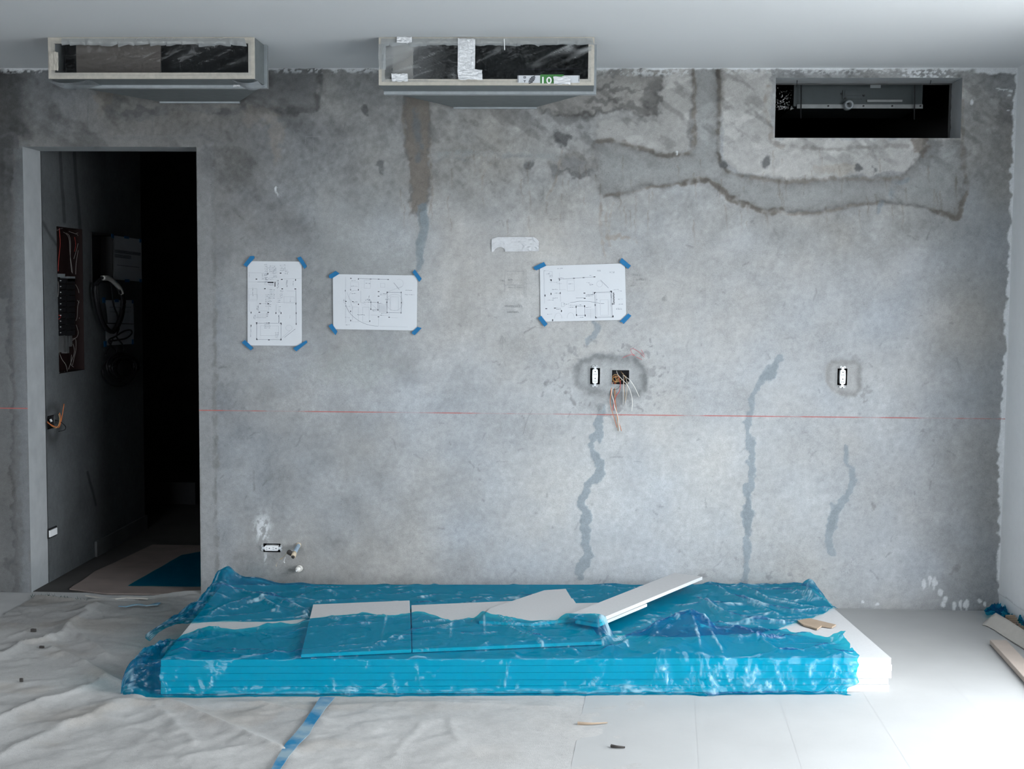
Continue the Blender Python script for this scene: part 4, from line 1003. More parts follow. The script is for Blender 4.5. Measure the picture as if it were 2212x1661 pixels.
def worn_tape():
    m = mat('worn_tape', (.01, .2, .45), .7); N, Lk = nt(m); b = N['Principled BSDF']
    nz = N.new('ShaderNodeTexNoise'); nz.inputs['Scale'].default_value = 9; nz.inputs['Detail'].default_value = 6
    tc = N.new('ShaderNodeTexCoord'); Lk.new(tc.outputs['Object'], nz.inputs[0])
    cr = N.new('ShaderNodeValToRGB'); cr.color_ramp.elements[0].position = .40; cr.color_ramp.elements[1].position = .60
    cr.color_ramp.elements[0].color = (.012, .17, .34, 1); cr.color_ramp.elements[1].color = (.24, .34, .40, 1)
    Lk.new(nz.outputs['Fac'], cr.inputs[0]); Lk.new(cr.outputs[0], b.inputs['Base Color']); return m
M['worn'] = worn_tape()
tp = [(708, 1506), (690, 1530), (668, 1562), (652, 1586), (632, 1606), (612, 1634), (596, 1661), (580, 1690)]
tag(ribbon([at_z(x, y, .022) for x, y in tp], [.055, .045, .04, .05, .045, .035, .028, .025], 'masking_tape', M['worn'], .001), 'worn blue masking tape strip on the dust sheet in front', 'tape')
def crumpled_scrap(poly_px, h, name, m, label, cat, amp=.03, seed=1, base=0.0):
    c = np.mean([at_z(x, y, h) for x, y in poly_px], 0); pts = [at_z(x, y, h)-c for x, y in poly_px]
    n = 18; G = np.zeros((n, 40, 3))
    ang = np.linspace(0, 2*math.pi, 40)
    pa = [math.atan2(p[1], p[0]) for p in pts]; o_ = np.argsort(pa); pr = [math.hypot(pts[i][0], pts[i][1]) for i in o_]; ps = [pa[i] for i in o_]
    rr = np.interp(ang-math.pi, ps+[ps[0]+2*math.pi], pr+[pr[0]], period=2*math.pi)
    for i in range(n):
        k = i/(n-1); x = np.cos(ang-math.pi)*rr*k; y = np.sin(ang-math.pi)*rr*k
        z = base+amp*ridged(x*22+seed, y*22, seed)*(1-.7*k)+.002
        G[i, :, 0] = c[0]+x; G[i, :, 1] = c[1]+y; G[i, :, 2] = h+z
    return tag(grid_object(name, G, m), label, cat)
tag(ribbon([at_z(x, y, .016) for x, y in ((256, 1310), (272, 1311), (288, 1307), (300, 1306), (316, 1309), (328, 1307), (336, 1306), (345, 1303))], [.006, .012, .02, .022, .010, .02, .035, .012], 'tape_scrap', M['worn'], .003), 'small faded blue tape scrap on the sheet before the doorway', 'tape')
tag(MB().tube([at_z(1320, 1611, .010), at_z(1334, 1613, .011), at_z(1350, 1614, .009)], [.006, .003], 5).build('twig', M['debris']), 'small dark twig on the white floor in front', 'debris')
tag(MB().tube([at_z(1248, 1562, .010), at_z(1275, 1563, .011), at_z(1312, 1561, .009)], [.006, .002], 5).build('cardboard_flake', M['card']), 'thin tan cardboard flake on the white floor', 'debris')
for i, (x, y, s, lb) in enumerate(((72, 1359, .007, 'black chip on the sheet near the left picture edge'), (90, 1396, .006, 'dark chip beside the fold at the left'), (46, 1466, .004, 'tiny dark crumb on the lower left sheet'), (545, 1596, .006, 'tiny pale crumb on the sheet left of the blue tape'))):
    p = at_z(x, y, .018); b = MB().prism([(p[0]-s*1.6, p[1]-s*.5), (p[0]+s*1.2, p[1]-s*.7), (p[0]+s*1.8, p[1]+s*.3), (p[0]-s, p[1]+s*.8)], .006, .020)
    tag(b.build('debris_chip', M['debris'] if i < 3 else M['plastic_white']), lb, 'debris', 'crumbs on the dust sheet')
# things along the right wall
def plank():
    a = at_z(2138, 1381, .03); c = at_z(2152, 1375, .03); far_d = at_z(2230, 1483, .03)-a; far_d[2] = 0
    d = far_d/np.linalg.norm(far_d); s = np.array([-d[1], d[0], 0]); Ln = np.linalg.norm(far_d)+.5
    wv = .070
    q = [a, a+d*Ln, a+d*Ln+s*wv, a+s*wv]
    o = MB().prism([p[:2] for p in q], .009, .030).build('plank', M['card_pale'])
    bv = o.modifiers.new('soft_edges', 'BEVEL'); bv.width = .003; bv.segments = 2
    return o
M['plank'] = mat('tan_board', (.42, .355, .31), .75, var=.05, scale=12)
o = plank(); o.data.materials[0] = M['plank']; tag(o, 'narrow tan board lying on the white floor at the right', 'board')
def corner_paper():
    P = [(2127, 1344, 0.0), (2142, 1330, .03), (2152, 1324, .05), (2180, 1340, .05), (2212, 1361, .05), (2240, 1380, .05)]
    Q = [(2122, 1350, 0.0), (2132, 1352, 0), (2150, 1362, 0), (2180, 1382, 0), (2212, 1402, 0), (2240, 1420, 0)]
    G = np.zeros((len(P), 8, 3))
    for i in range(len(P)):
        a = at_z(P[i][0], P[i][1], P[i][2]+.008); b_ = at_z(Q[i][0], Q[i][1], .009)
        for j in range(8):
            t = j/7; G[i, j] = a*(1-t)+b_*t; G[i, j, 2] = .009+(a[2]-.009)*(1-t)**1.6
            G[i, j, 0] = min(G[i, j, 0], XR-.012)
    return grid_object('kraft_sheet', G, M['card_pale'])
o = corner_paper(); so = o.modifiers.new('thick', 'SOLIDIFY'); so.thickness = .002
tag(o, 'pale cardboard sheet curling up along the foot of the right wall', 'cardboard')
crumpled_scrap([(2131, 1329), (2146, 1320), (2166, 1324), (2167, 1338), (2150, 1340)], .010, 'film_scrap', M['film'], 'crumpled blue film scrap in the right corner of the room', 'plastic film', .10, 4)
crumpled_scrap([(2171, 1341), (2176, 1337), (2184, 1346), (2178, 1350)], .012, 'film_scrap', M['film'], 'small blue film scrap behind the curled cardboard', 'plastic film', .06, 6)
crumpled_scrap([(2194, 1355), (2200, 1350), (2207, 1362), (2203, 1366)], .012, 'film_scrap', M['film'], 'tiny blue film scrap at the right picture edge', 'plastic film', .09, 8)
p = at_z(2197, 1358, .01); b = MB()
for k in range(6): b.box((p[0]-.03, p[1]+.06-k*.022, .01), (p[0]+.012, p[1]+.072-k*.022, .055-k*.004))
tag(b.build('corrugated_scrap', M['card']), 'brown corrugated cardboard scrap beside the right wall', 'cardboard')
# doorway
cardp = [(150, 1274), (158, 1268), (178, 1256), (205, 1236), (250, 1216), (330, 1178), (432, 1180), (436, 1283), (330, 1285), (230, 1284)]
o = sheet(cardp, .004, .006, 'floor_cardboard', M['card_pink'], 'ragged brownish cardboard sheet on the floor of the doorway', 'cardboard')
G = np.zeros((10, 10, 3)); c4 = [at_z(x, y, .0112) for x, y in ((276, 1266), (392, 1200), (434, 1192), (434, 1268))]
for i in range(10):
    for j in range(10):
        s, t = i/9, j/9; q = c4[0]*(1-s)*(1-t)+c4[1]*(1-s)*t+c4[2]*s*t+c4[3]*s*(1-t); q[2] = .0125+.003*ridged(np.array(s*5), np.array(t*5), 3); G[i, j] = q
tag(grid_object('film_scrap', G, M['film']), 'flat blue film piece on the cardboard in the doorway', 'plastic film')
rs = np.random.RandomState(12); b = MB()
for i in range(70):
    x = 66+rs.rand()*125; y = 1284+(x-66)*.10+rs.rand()*6; p = at_z(x, y, .002); h = .006+rs.rand()*.02; a = rs.rand()*6
    b.add([(p[0]-.002, p[1], .001), (p[0]+.002, p[1], .001), (p[0]+math.cos(a)*.012, p[1]-.006, .002+h)], [(0, 1, 2)])
M['fray'] = mat('green_fray', (.06, .085, .075), .9, var=.2)
tag(b.build('frayed_mesh', M['fray']), 'frayed dark green mesh along the left doorway threshold', 'mesh scrap', None, 'stuff')
tag(ribbon([at_z(x, y, .012) for x, y in ((186, 1287), (215, 1292), (250, 1294), (275, 1291), (320, 1294))], [.012, .016, .012, .03, .012], 'torn_paper_strip', M['card_pale'], .004), 'torn pale paper strip along the doorway threshold', 'paper')

# ================================================================ DUCT BOXES UNDER THE CEILING
def foil_patch(px0, py0, px1, py1, Y, name, parent, seed=0, m=None):
    """crinkled tape on an upright face at depth Y"""
    nx, nz = 22, 18; a = at_y(px0, py0, Y); c = at_y(px1, py1, Y); G = np.zeros((nx, nz, 3))
    for i in range(nx):
        for j in range(nz):
            s, t = i/(nx-1), j/(nz-1)
            jx = (float(vnoise(t*6+seed, 1.3))-.5)*.004*(1 if i in (0, nx-1) else 0); jz = (float(vnoise(s*7+seed, 4.3))-.5)*.006*(1 if j in (0, nz-1) else 0)
            G[i, j] = (a[0]+(c[0]-a[0])*s+jx, Y-.003-.004*float(ridged(np.array(s*4+seed), np.array(t*4.0), 7)), c[2]+(a[2]-c[2])*t+jz)
    return grid_object(name, G, m or M['foil'], parent)
def duct(xl, xr, ytop, ybot, label, neck, kind):
    Y = at_z((xl+xr)/2, ytop, ZC)[1]
    X0, X1 = at_y(xl, 120, Y)[0], at_y(xr, 120, Y)[0]; Z1 = ZC-.001; Z0 = at_y((xl+xr)/2, ybot, Y)[2]
    fw = .025
    r = thing('air_duct', label, 'air duct', ((X0+X1)/2, Y/2, Z0))
    # insulated front frame: four mitred boards
    yb = Y+.012
    for nm, poly in (('frame_top', [(X0, Z1), (X1, Z1), (X1-fw, Z1-fw), (X0+fw, Z1-fw)]), ('frame_bottom', [(X0, Z0), (X0+fw, Z0+fw), (X1-fw, Z0+fw), (X1, Z0)]),
                     ('frame_side', [(X0, Z0), (X0, Z1), (X0+fw, Z1-fw), (X0+fw, Z0+fw)]), ('frame_side', [(X1, Z0), (X1-fw, Z0+fw), (X1-fw, Z1-fw), (X1, Z1)])):
        MB().prism_y(poly, Y, yb).build(nm, M['insul'], r)
    YM = Y+.17                                             # end of the straight collar
    b = MB(); t = .012
    b.box((X0, yb, Z0), (X1, YM, Z0+t)); b.box((X0, yb, Z0+t), (X0+t, YM, Z1)); b.box((X1-t, yb, Z0+t), (X1, YM, Z1))
    b.build('collar', M['plenum'], r)
    b = MB(); b.box((X0+t, YM-.01, Z0+t), (X1-t, YM, Z1)); b.build('liner', M['duct_dark'], r)
    # flanges: two steel rails under and beside the collar
    b = MB(); e = .012
    b.box((X0-e*.3, YM, Z0-e), (X1+e, YM+.012, Z0)); b.box((X1, YM, Z0), (X1+e, YM+.012, Z1)); b.build('flange', M['galv'], r)
    b = MB(); b.box((X0-e*.3, YM+.020, Z0-e), (X1+e, YM+.034, Z0)); b.box((X1, YM+.020, Z0), (X1+e, YM+.034, Z1)); b.build('flange', M['steel'], r)
    # tapering plenum running back into the wall
    nx0, nx1 = at_y(neck[0], neck[2], -.002)[0], at_y(neck[1], neck[2], -.002)[0]
    b = MB(); ya = YM+.034; zt = Z1
    V_ = [(X0+.01, ya, Z0+.001), (X1-.01, ya, Z0+.001), (nx1, -.002, Z0+.012), (nx0, -.002, Z0+.012), (X0+.01, ya, zt), (X1-.01, ya, zt), (nx1, -.002, zt), (nx0, -.002, zt)]
    b.add(V_, [(0, 3, 2, 1), (0, 4, 7, 3), (1, 2, 6, 5), (0, 1, 5, 4), (2, 3, 7, 6), (4, 5, 6, 7)]); b.build('plenum', M['plenum'], r)
    b = MB(); b.box((nx0-.01, -.022, Z0+.004), (nx1+.01, -.010, Z0+.012)); b.build('neck_seam', M['galv'], r)
    # clear film stretched over the mouth
    nx, nz = 120, 40; sx = np.linspace(0, 1, nx); tz = np.linspace(0, 1, nz); S, T = np.meshgrid(sx, tz, indexing='ij')
    XX = X0+fw*.5+(X1-X0-fw)*S; ZZ = Z0+fw*.5+(Z1-Z0-fw)*T
    a = XX*.82+ZZ*2.2; bq = -XX*1.1+ZZ*2.6
    pl_ = .012*(ridged(bq*7+kind*3, a*1.6, 5+kind)-.4)+.005*(ridged(bq*19, a*3, 9)-.4)
    yy = Y-.001+np.sin(math.pi*S)*np.sin(math.pi*T)*(.012+pl_*(1.3 if kind == 2 else .7))
    st = sstep(.55, .95, ridged(bq*5+kind*1.7, a*.9, 15+kind))*.5+sstep(.6, 1, ridged(bq*17, a*2.2, 19))*.35
    st = st*(1.5 if kind == 2 else .16)*(.4+.8*vnoise(XX*9, ZZ*9, 3)); st = np.where(kind == 2, st+.30*sstep(.42, .05, S), st)
    grid_object('mouth_film', np.stack([XX, np.minimum(yy, Y+.03), ZZ], -1)[::-1], M['clear_film'], r, cols=np.repeat(np.clip(st, 0, .8)[..., None], 3, -1)[::-1])
    return r, Y, X0, X1, Z0, Z1, fw
d1, Y1, a0, a1, z0, z1, fw = duct(104, 549, 80, 170, 'left duct box with a dark mouth, hung under the ceiling above the doorway', (352, 515, 220), 1)
b = MB(); pa, pb = at_y(153, 120, Y1)[0], at_y(337, 120, Y1)[0]
b.box((pa, Y1+.06, z0+.013), (pb, Y1+.068, z1-.002)); b.build('inner_panel', M['duct_panel'], d1)
foil_patch(107, 112, 127, 152, Y1-.002, 'tape_tab', d1, 3, M['insul'])
foil_patch(504, 181, 519, 188, Y1+.168, 'tape_tab', d1, 5)
# sagging clear film at the two lower corners
for (x0, x1, sgn) in ((a0-.004, a0+.17, 0), (a1-.10, a1+.012, 1)):
    G = np.zeros((16, 10, 3))
    for i in range(16):
        for j in range(10):
            s, t = i/15, j/9; sag = math.sin(math.pi*min(1, (s if not sgn else 1-s)*.9+.12))
            G[i, j] = (x0+(x1-x0)*s, Y1+.01+.15*t, z0-.003-.030*sag*math.sin(math.pi*(.15+.7*t)))
    grid_object('corner_film', G, M['milky_film'] if 'milky_film' in M else M.setdefault('milky_film', film_mat('milky_film', (.85, .87, .88), (.60, .63, .65), .55, .4, .25, bump=.4)), d1)
# frosty film ruffle along the top edge
def ruffle(parent, X0, X1, Y, Z1, fw, seed, m):
    n = 90; G = np.zeros((n, 6, 3))
    for i in range(n):
        x = X0+(X1-X0)*i/(n-1); dp = fw*(.85+.75*float(fbm(x*38+seed, x*0, 3, seed)))
        for j in range(6):
            t = j/5; G[i, j] = (x+t*.012*math.sin(i*.8), Y-.002-.006*math.sin(math.pi*t)*float(vnoise(i*.7, seed)), Z1-.004-dp*t)
    return grid_object('top_ruffle', G, m, parent)
ruffle(d1, a0+.06, a1-.04, Y1, z1, fw, 3, M['milky_film'])
d2, Y2, c0, c1, y0_, y1_, fw = duct(818, 1284, 80, 184, 'middle duct box sealed with clear film and a foil tape strip', (985, 1155, 220), 2)
foil_patch(989, 84, 1026, 168, Y2-.004, 'foil_strip', d2, 2); foil_patch(990, 150, 1042, 172, Y2-.006, 'foil_strip', d2, 8)
foil_patch(857, 80, 890, 93, Y2-.004, 'tape_tab', d2, 4); foil_patch(846, 159, 881, 176, Y2-.004, 'tape_tab', d2, 6); foil_patch(1196, 165, 1232, 182, Y2-.004, 'tape_tab', d2, 7)
ruffle(d2, c0+.01, c1-.01, Y2, y1_, fw*.95, 9, M['milky_film'])
foil_patch(818, 95, 834, 150, Y2-.004, 'tape_tab', d2, 9, M['milky_film'])
b = MB(); b.box((at_y(842, 120, Y2)[0], Y2+.09, y0_+.013), (at_y(886, 120, Y2)[0], Y2+.10, y1_-.002)); b.build('inner_panel', mat('pale_insulation', (.42, .40, .37), .9, var=.15, scale=20), d2)
tq = MB(); tq.tube([at_y(1089, 84, Y2-.006), at_y(1090, 108, Y2-.006)], .0022, 5, smooth=0); tq.build('paint_drip', M['plastic_white'], d2)
# printed carton strip on the lower board of the second box
Yp = Y2-.0025
def flat(poly_px, Y, t=.0006):
    pts = [at_y(x, y, Y) for x, y in poly_px]; return MB().prism_y([(p[0], p[2]) for p in pts], Y-t, Y)
lb = flat([(1118, 163), (1252, 163), (1252, 179), (1118, 179)], Yp+.0004, .0008).build('printed_label', M['paper'], d2)
flat([(1167, 161), (1218, 161), (1218, 180), (1167, 180)], Yp-.0006).build('green_field', M['green'], lb)
L = MB()
for poly in ([(1171, 166), (1174.5, 166), (1174.5, 180), (1171, 180)],):
    q = flat(poly, Yp-.0014); L.v += q.v; L.f += q.f; L.m += q.m
cx_, cy_ = 1186, 173.5; n = 20; base_i = len(L.v)
vs = []
for k in range(n):
    a = 2*math.pi*k/n
    for rx, ry in ((5.8, 7.5), (2.6, 4.6)):
        p = at_y(cx_+rx*math.cos(a), cy_+ry*math.sin(a), Yp-.002); vs.append((p[0], p[1], p[2]))
L.add(vs, [(2*k, 2*((k+1) % n), 2*((k+1) % n)+1, 2*k+1) for k in range(n)])
L.build('white_letters', M['plastic_white'], lb)
E_ = MB()
for k in range(5):
    y = 165+k*3.2; hw = 6.5*math.sqrt(max(.1, 1-((k-2)/2.7)**2)); sk = (2-k)*1.2
    q = flat([(1149-hw+sk, y+1.4), (1149+hw+sk, y-1.6), (1149+hw+sk, y+.4), (1149-hw+sk, y+3.4)], Yp-.0006); b0 = len(E_.v); E_.v += q.v; E_.f += [tuple(b0+i for i in f) for f in q.f]; E_.m += q.m
for poly in ([(1131, 165), (1136, 165), (1136, 166), (1131, 166)], [(1131, 168), (1136, 168), (1136, 169), (1131, 169)], [(1131, 165), (1132, 165), (1132, 169), (1131, 169)], [(1135, 165), (1136, 165), (1136, 169), (1135, 169)], [(1131, 174), (1136, 174), (1136, 175), (1131, 175)], [(1133, 175), (1134, 175), (1134, 178), (1133, 178)]):
    q = flat(poly, Yp-.0006); b0 = len(E_.v); E_.v += q.v; E_.f += [tuple(b0+i for i in f) for f in q.f]; E_.m += q.m
E_.build('striped_emblem', M['ink_black'], lb)
E_ = MB()
for poly in ([(1119, 150), (1251, 148), (1251, 148.8), (1119, 150.8)], [(1119, 150), (1119.8, 150), (1119.8, 178), (1119, 178)], [(1250.3, 148), (1251, 148), (1251, 176), (1250.3, 176)]):
    q = flat(poly, Yp-.0010); b0 = len(E_.v); E_.v += q.v; E_.f += [tuple(b0+i for i in f) for f in q.f]; E_.m += q.m
E_.build('printed_outline', M['ink_black'], lb)

# ================================================================ UNIT IN THE WALL NICHE
YU = TW+.16
un = thing('fan_coil_unit', 'grey metal fan coil unit hanging in the dark wall niche', 'air conditioner', ((NX0+NX1)/2, YU, NZ0))
def nb(px0, py0, px1, py1, dy0, dy1, name, m, parent):
    a = at_y(px0, py0, YU); c = at_y(px1, py1, YU); return MB().box((a[0], YU+dy0, c[2]), (c[0], YU+dy1, a[2])).build(name, m, parent)
M['unit'] = mat('unit_sheet', (.062, .075, .08), .5, .3, var=.08, scale=20)
M['rail'] = mat('unit_rail', (.24, .25, .255), .45, .4, var=.1)
body = nb(1716, 150, 1992, 230, 0, .45, 'casing', M['unit'], un)
nb(1721, 226, 1992, 235, -.012, .0, 'bottom_rail', M['rail'], un)
nb(1820, 195, 1861, 214, -.010, .0, 'cover_plate', M['unit'], un); nb(1824, 197, 1858, 207, -.014, -.010, 'cover_plate', M['unit'], un)
nb(1872, 216, 1948, 221, -.012, .0, 'hand_grip', M['rail'], un); nb(1880, 178, 1902, 190, -.004, .0, 'rating_plate', M['galv'], un)
b = MB(); c = at_y(1833, 227, YU-.03)
ang = np.linspace(0, 2*math.pi, 21)[:-1]
for (r0, r1, y_a, y_b) in ((.022, .013, -.05, .01),):
    vs = []
    for a in ang:
        for rr, yy in ((r0, y_b), (r0, y_a), (r1, y_a), (r1, y_b)): vs.append((c[0]+rr*math.cos(a), YU+yy, c[2]+rr*math.sin(a)))
    fs = []
    for k in range(20):
        q, w = 4*k, 4*((k+1) % 20)
        for i in range(3): fs.append((q+i, w+i, w+i+1, q+i+1))
    b.add(vs, fs)
b.build('drain_spout', M['galv'], un, True)
for (x, y) in ((1789, 229), (1865, 229), (1927, 229), (1826, 212), (1866, 206), (1988, 229), (1818, 202)):
    p = at_y(x, y, YU-.012); q = MB().tube([p+np.array([0, -.006, 0]), p+np.array([0, .004, 0])], .0045, 8, smooth=0); q.build('screw', M['black'], un)
for (x, y1) in ((1730, 256), (1975, 258)):
    p = at_y(x, 176, YU-.03); q = at_y(x, y1, YU-.03)
    MB().tube([(p[0], p[1], ZC+.1), q], .003, 6, smooth=0).build('hanger_rod', M['black'], un)
for (x, y, x2, y2) in ((1722, 166, 1720, 188), (2011, 168, 2009, 182)):
    tag(MB().tube([at_y(x, y, TW*.35), at_y((x+x2)/2+.6, (y+y2)/2, TW*.35), at_y(x2, y2, TW*.35)], .0016, 5).build('rebar_tie', M['black']), 'short bent wire hanging from the niche head, '+('left one' if x < 1900 else 'right one'), 'wire', 'wires in the niche')
rs = np.random.RandomState(4); b = MB()
for i in range(260):
    x = 1672+rs.rand()*44; y = 186+rs.rand()**.6*48; dd = YU+.02+rs.rand()*.05; p = at_y(x, y, dd); s = .0015+rs.rand()*.004
    a = rs.randn(3)*s; c = rs.randn(3)*s; b.add([p, p+a, p+c], [(0, 1, 2)])
p0, p1 = at_y(1666, 228, YU+.03), at_y(1716, 235, YU+.03)
for i in range(40):
    t = rs.rand(); p = p0+(p1-p0)*np.array([t, 0, rs.rand()]); s = .007; b.add([p, p+rs.randn(3)*s, p+rs.randn(3)*s], [(0, 1, 2)])
tag(b.build('loose_insulation', M['plastic_white']), 'loose flecks of pale insulation in the left corner of the niche', 'insulation', None, 'stuff')

# ================================================================ PLANS TAPED TO THE WALL
def plan(corners, label, marks, lines, texts, tapes, seed, name='floor_plan'):
    """corners tl,tr,br,bl in px; marks etc. in the sheet's own 0..1 coordinates"""
    Cw = [at_y(x, y, -.004) for x, y in corners]
    ctr = sum(Cw)/4
    r = thing(name, label, 'plan', (ctr[0], -.004, ctr[2]))
    def P(s, t, off=0.0):
        p = Cw[0]*(1-s)*(1-t)+Cw[1]*s*(1-t)+Cw[2]*s*t+Cw[3]*(1-s)*t
        p = p.copy(); p[1] = -.0055-.0045*float(fbm(np.array(s*2.2+seed), np.array(t*2.2), 2, seed))*(.4+.6*min(1, 6*min(s, 1-s, t, 1-t)))-off; return p
    n = 14; G = np.array([[P(i/(n-1), j/(n-1)) for j in range(n)] for i in range(n)])
    sh = grid_object('sheet', G, M['paper'], r)
    W_ = np.linalg.norm(Cw[1]-Cw[0]); Hh = np.linalg.norm(Cw[3]-Cw[0])
    def stroke(b, s0, t0, s1, t1, w):
        L = math.hypot((s1-s0)*W_, (t1-t0)*Hh); k = max(1, int(L/.03)); nx, ny = -(t1-t0)*Hh/(L+1e-9), (s1-s0)*W_/(L+1e-9)
        vs = []
        for i in range(k+1):
            s = s0+(s1-s0)*i/k; t = t0+(t1-t0)*i/k
            for g in (-1, 1): vs.append(P(s+g*nx*w/2/W_, t+g*ny*w/2/Hh, .0009))
        b.add(vs, [(2*i, 2*i+1, 2*i+3, 2*i+2) for i in range(k)])
    b = MB()
    for s, t, w, h in marks: stroke(b, s-w/2, t, s+w/2, t, h*Hh)
    b.build('column_marks', M['ink_black'], r)['kind'] = 'stuff'
    b = MB(); g = MB()
    for ln in lines:
        pts = ln[0]; w = ln[1] if len(ln) > 1 else .0011
        for i in range(len(pts)-1): stroke(g if w < .0012 else b, *pts[i], *pts[i+1], w)
    rs = np.random.RandomState(seed)
    for (s, t, w, rows, vert) in texts:                   # illegible notes: rows of tiny dashes
        for q in range(rows):
            x = 0
            while x < w:
                l = .007+rs.rand()*.016; jit = (rs.rand()-.5)*.006
                if vert: stroke(b if rs.rand() < .5 else g, s+q*.018+jit, t+x, s+q*.018+(rs.rand()-.5)*.008, t+x+l, .0017)
                else: stroke(b if rs.rand() < .5 else g, s+x, t+q*.02+jit, s+x+l, t+q*.02+(rs.rand()-.5)*.010, .0017)
                x += l+.002+rs.rand()*.005
    b.build('ink_lines', M['ink'], r)['kind'] = 'stuff'; g.build('fine_lines', M['ink_grey'], r)['kind'] = 'stuff'
    for tpx in tapes:
        pts = [at_y(x, y, -.010) for x, y in tpx]
        MB().prism_y([(p[0], p[2]) for p in pts], -.0122, -.0112).build('tape_strip', M['tape'], r)
    return r
def arc(cx, cy, rx, ry, a0, a1, n=10): return [(cx+rx*math.cos(math.radians(a0+(a1-a0)*i/n)), cy+ry*math.sin(math.radians(a0+(a1-a0)*i/n))) for i in range(n+1)]
def cz(x, y, x0, y0, x1, y1): return ((x-x0)/(x1-x0), (y-y0)/(y1-y0))
# first sheet (upright)
B1 = (258, 300, 812, 1163)
m1 = [(*cz(x, y, *B1), .030, .010) for x, y in ((597, 420), (350, 483), (610, 484), (436, 580), (614, 580), (747, 580), (388, 733), (470, 733), (379, 822), (470, 822), (352, 930), (477, 930), (598, 932), (477, 1104), (355, 1102), (598, 1102))]
m1 += [(*cz(x, y, *B1), .014, .020) for x, y in ((466, 427), (750, 488), (540, 550), (752, 730), (295, 826), (549, 828), (601, 828), (754, 828), (352, 938), (602, 940), (754, 938), (295, 960), (600, 1096), (352, 1096))]
m1 += [(*cz(495, 516, *B1), .11, .014), (*cz(540, 530, *B1), .014, .05)]
def R(x0, y0, x1, y1, B): return [cz(x0, y0, *B), cz(x1, y0, *B), cz(x1, y1, *B), cz(x0, y1, *B), cz(x0, y0, *B)]
l1 = [([cz(752, 590, *B1), cz(754, 940, *B1)], .0014), (R(352, 934, 600, 1102, B1), .0012), (R(390, 960, 575, 1060, B1),), ([cz(635, 1078, *B1), cz(745, 990, *B1)], .0013), (R(268, 580, 355, 705, B1),), (R(276, 640, 360, 690, B1),), (R(632, 660, 735, 725, B1),), (R(372, 733, 474, 808, B1),), ([cz(268, 512, *B1), cz(360, 512, *B1)],), ([cz(360, 512, *B1), cz(466, 512, *B1)], .0016), ([cz(555, 717, *B1), cz(750, 717, *B1)],), ([cz(551, 740, *B1), cz(551, 825, *B1)],), ([cz(278, 735, *B1), cz(278, 820, *B1)],), ([cz(345, 878, *B1), cz(450, 878, *B1)],), ([cz(268, 420, *B1), cz(430, 420, *B1)],), ([cz(660, 600, *B1), cz(750, 600, *B1)],), ([cz(580, 850, *B1), cz(580, 925, *B1)], .0013), (arc(*cz(680, 980, *B1), .06, .035, 0, 360),), ([cz(610, 1080, *B1), cz(700, 1000, *B1)],), ([cz(805, 470, *B1), cz(610, 480, *B1)],)]
for k in range(7): l1.append(([cz(345+16*k, 832, *B1), cz(345+16*k, 878, *B1)],))
t1 = [(*cz(430, 335, *B1), .06, 7, False), (*cz(480, 350, *B1), .12, 5, False), (*cz(590, 340, *B1), .10, 4, False), (*cz(520, 390, *B1), .06, 5, False), (*cz(640, 390, *B1), .05, 3, False), (*cz(405, 430, *B1), .10, 4, False), (*cz(430, 470, *B1), .16, 5, False), (*cz(480, 590, *B1), .10, 6, False), (*cz(440, 640, *B1), .10, 8, False), (*cz(590, 600, *B1), .05, 5, False), (*cz(565, 490, *B1), .09, 2, True), (*cz(655, 490, *B1), .07, 2, True), (*cz(725, 500, *B1), .05, 1, True), (*cz(276, 410, *B1), .06, 1, True), (*cz(312, 570, *B1), .09, 1, True), (*cz(695, 670, *B1), .05, 1, True), (*cz(575, 850, *B1), .09, 1, True), (*cz(292, 970, *B1), .11, 1, True), (*cz(355, 755, *B1), .05, 2, True), (*cz(325, 850, *B1), .05, 2, True), (*cz(430, 930, *B1), .10, 4, False), (*cz(540, 1030, *B1), .05, 4, False), (*cz(455, 830, *B1), .04, 2, True), (*cz(565, 680, *B1), .06, 3, False), (*cz(575, 765, *B1), .03, 4, False), (*cz(690, 850, *B1), .03, 1, True)]
plan([(535, 564), (652, 565), (652.5, 747), (535, 746)], 'upright floor plan sheet with blue corner tape, nearest the doorway', m1, l1, t1,
     [[(526, 572), (541, 553), (549, 553), (550, 557), (533, 577)], [(642, 557), (650, 554), (663, 575), (658, 581)], [(522.5, 740), (529, 734), (547, 751), (542, 757)], [(633.5, 752), (662, 735), (664, 740), (640, 759)]], 3)
B2 = (1125, 433, 1985, 1005)
m2 = [(*cz(x, y, *B2), .018, .012) for x, y in ((1310, 474), (1510, 478), (1592, 478), (1688, 480), (1592, 607), (1592, 654), (1592, 868), (1258, 714), (1330, 716), (1702, 872), (1682, 612))]
m2 += [(*cz(x, y, *B2), .008, .026) for x, y in ((1386, 480), (1253, 603), (1306, 592), (1385, 592), (1822, 612), (1513, 718), (1587, 718), (1678, 716), (1825, 718), (1386, 742), (1513, 790), (1587, 797), (1306, 816), (1680, 822), (1822, 822), (1307, 912), (1503, 915), (1678, 614))]
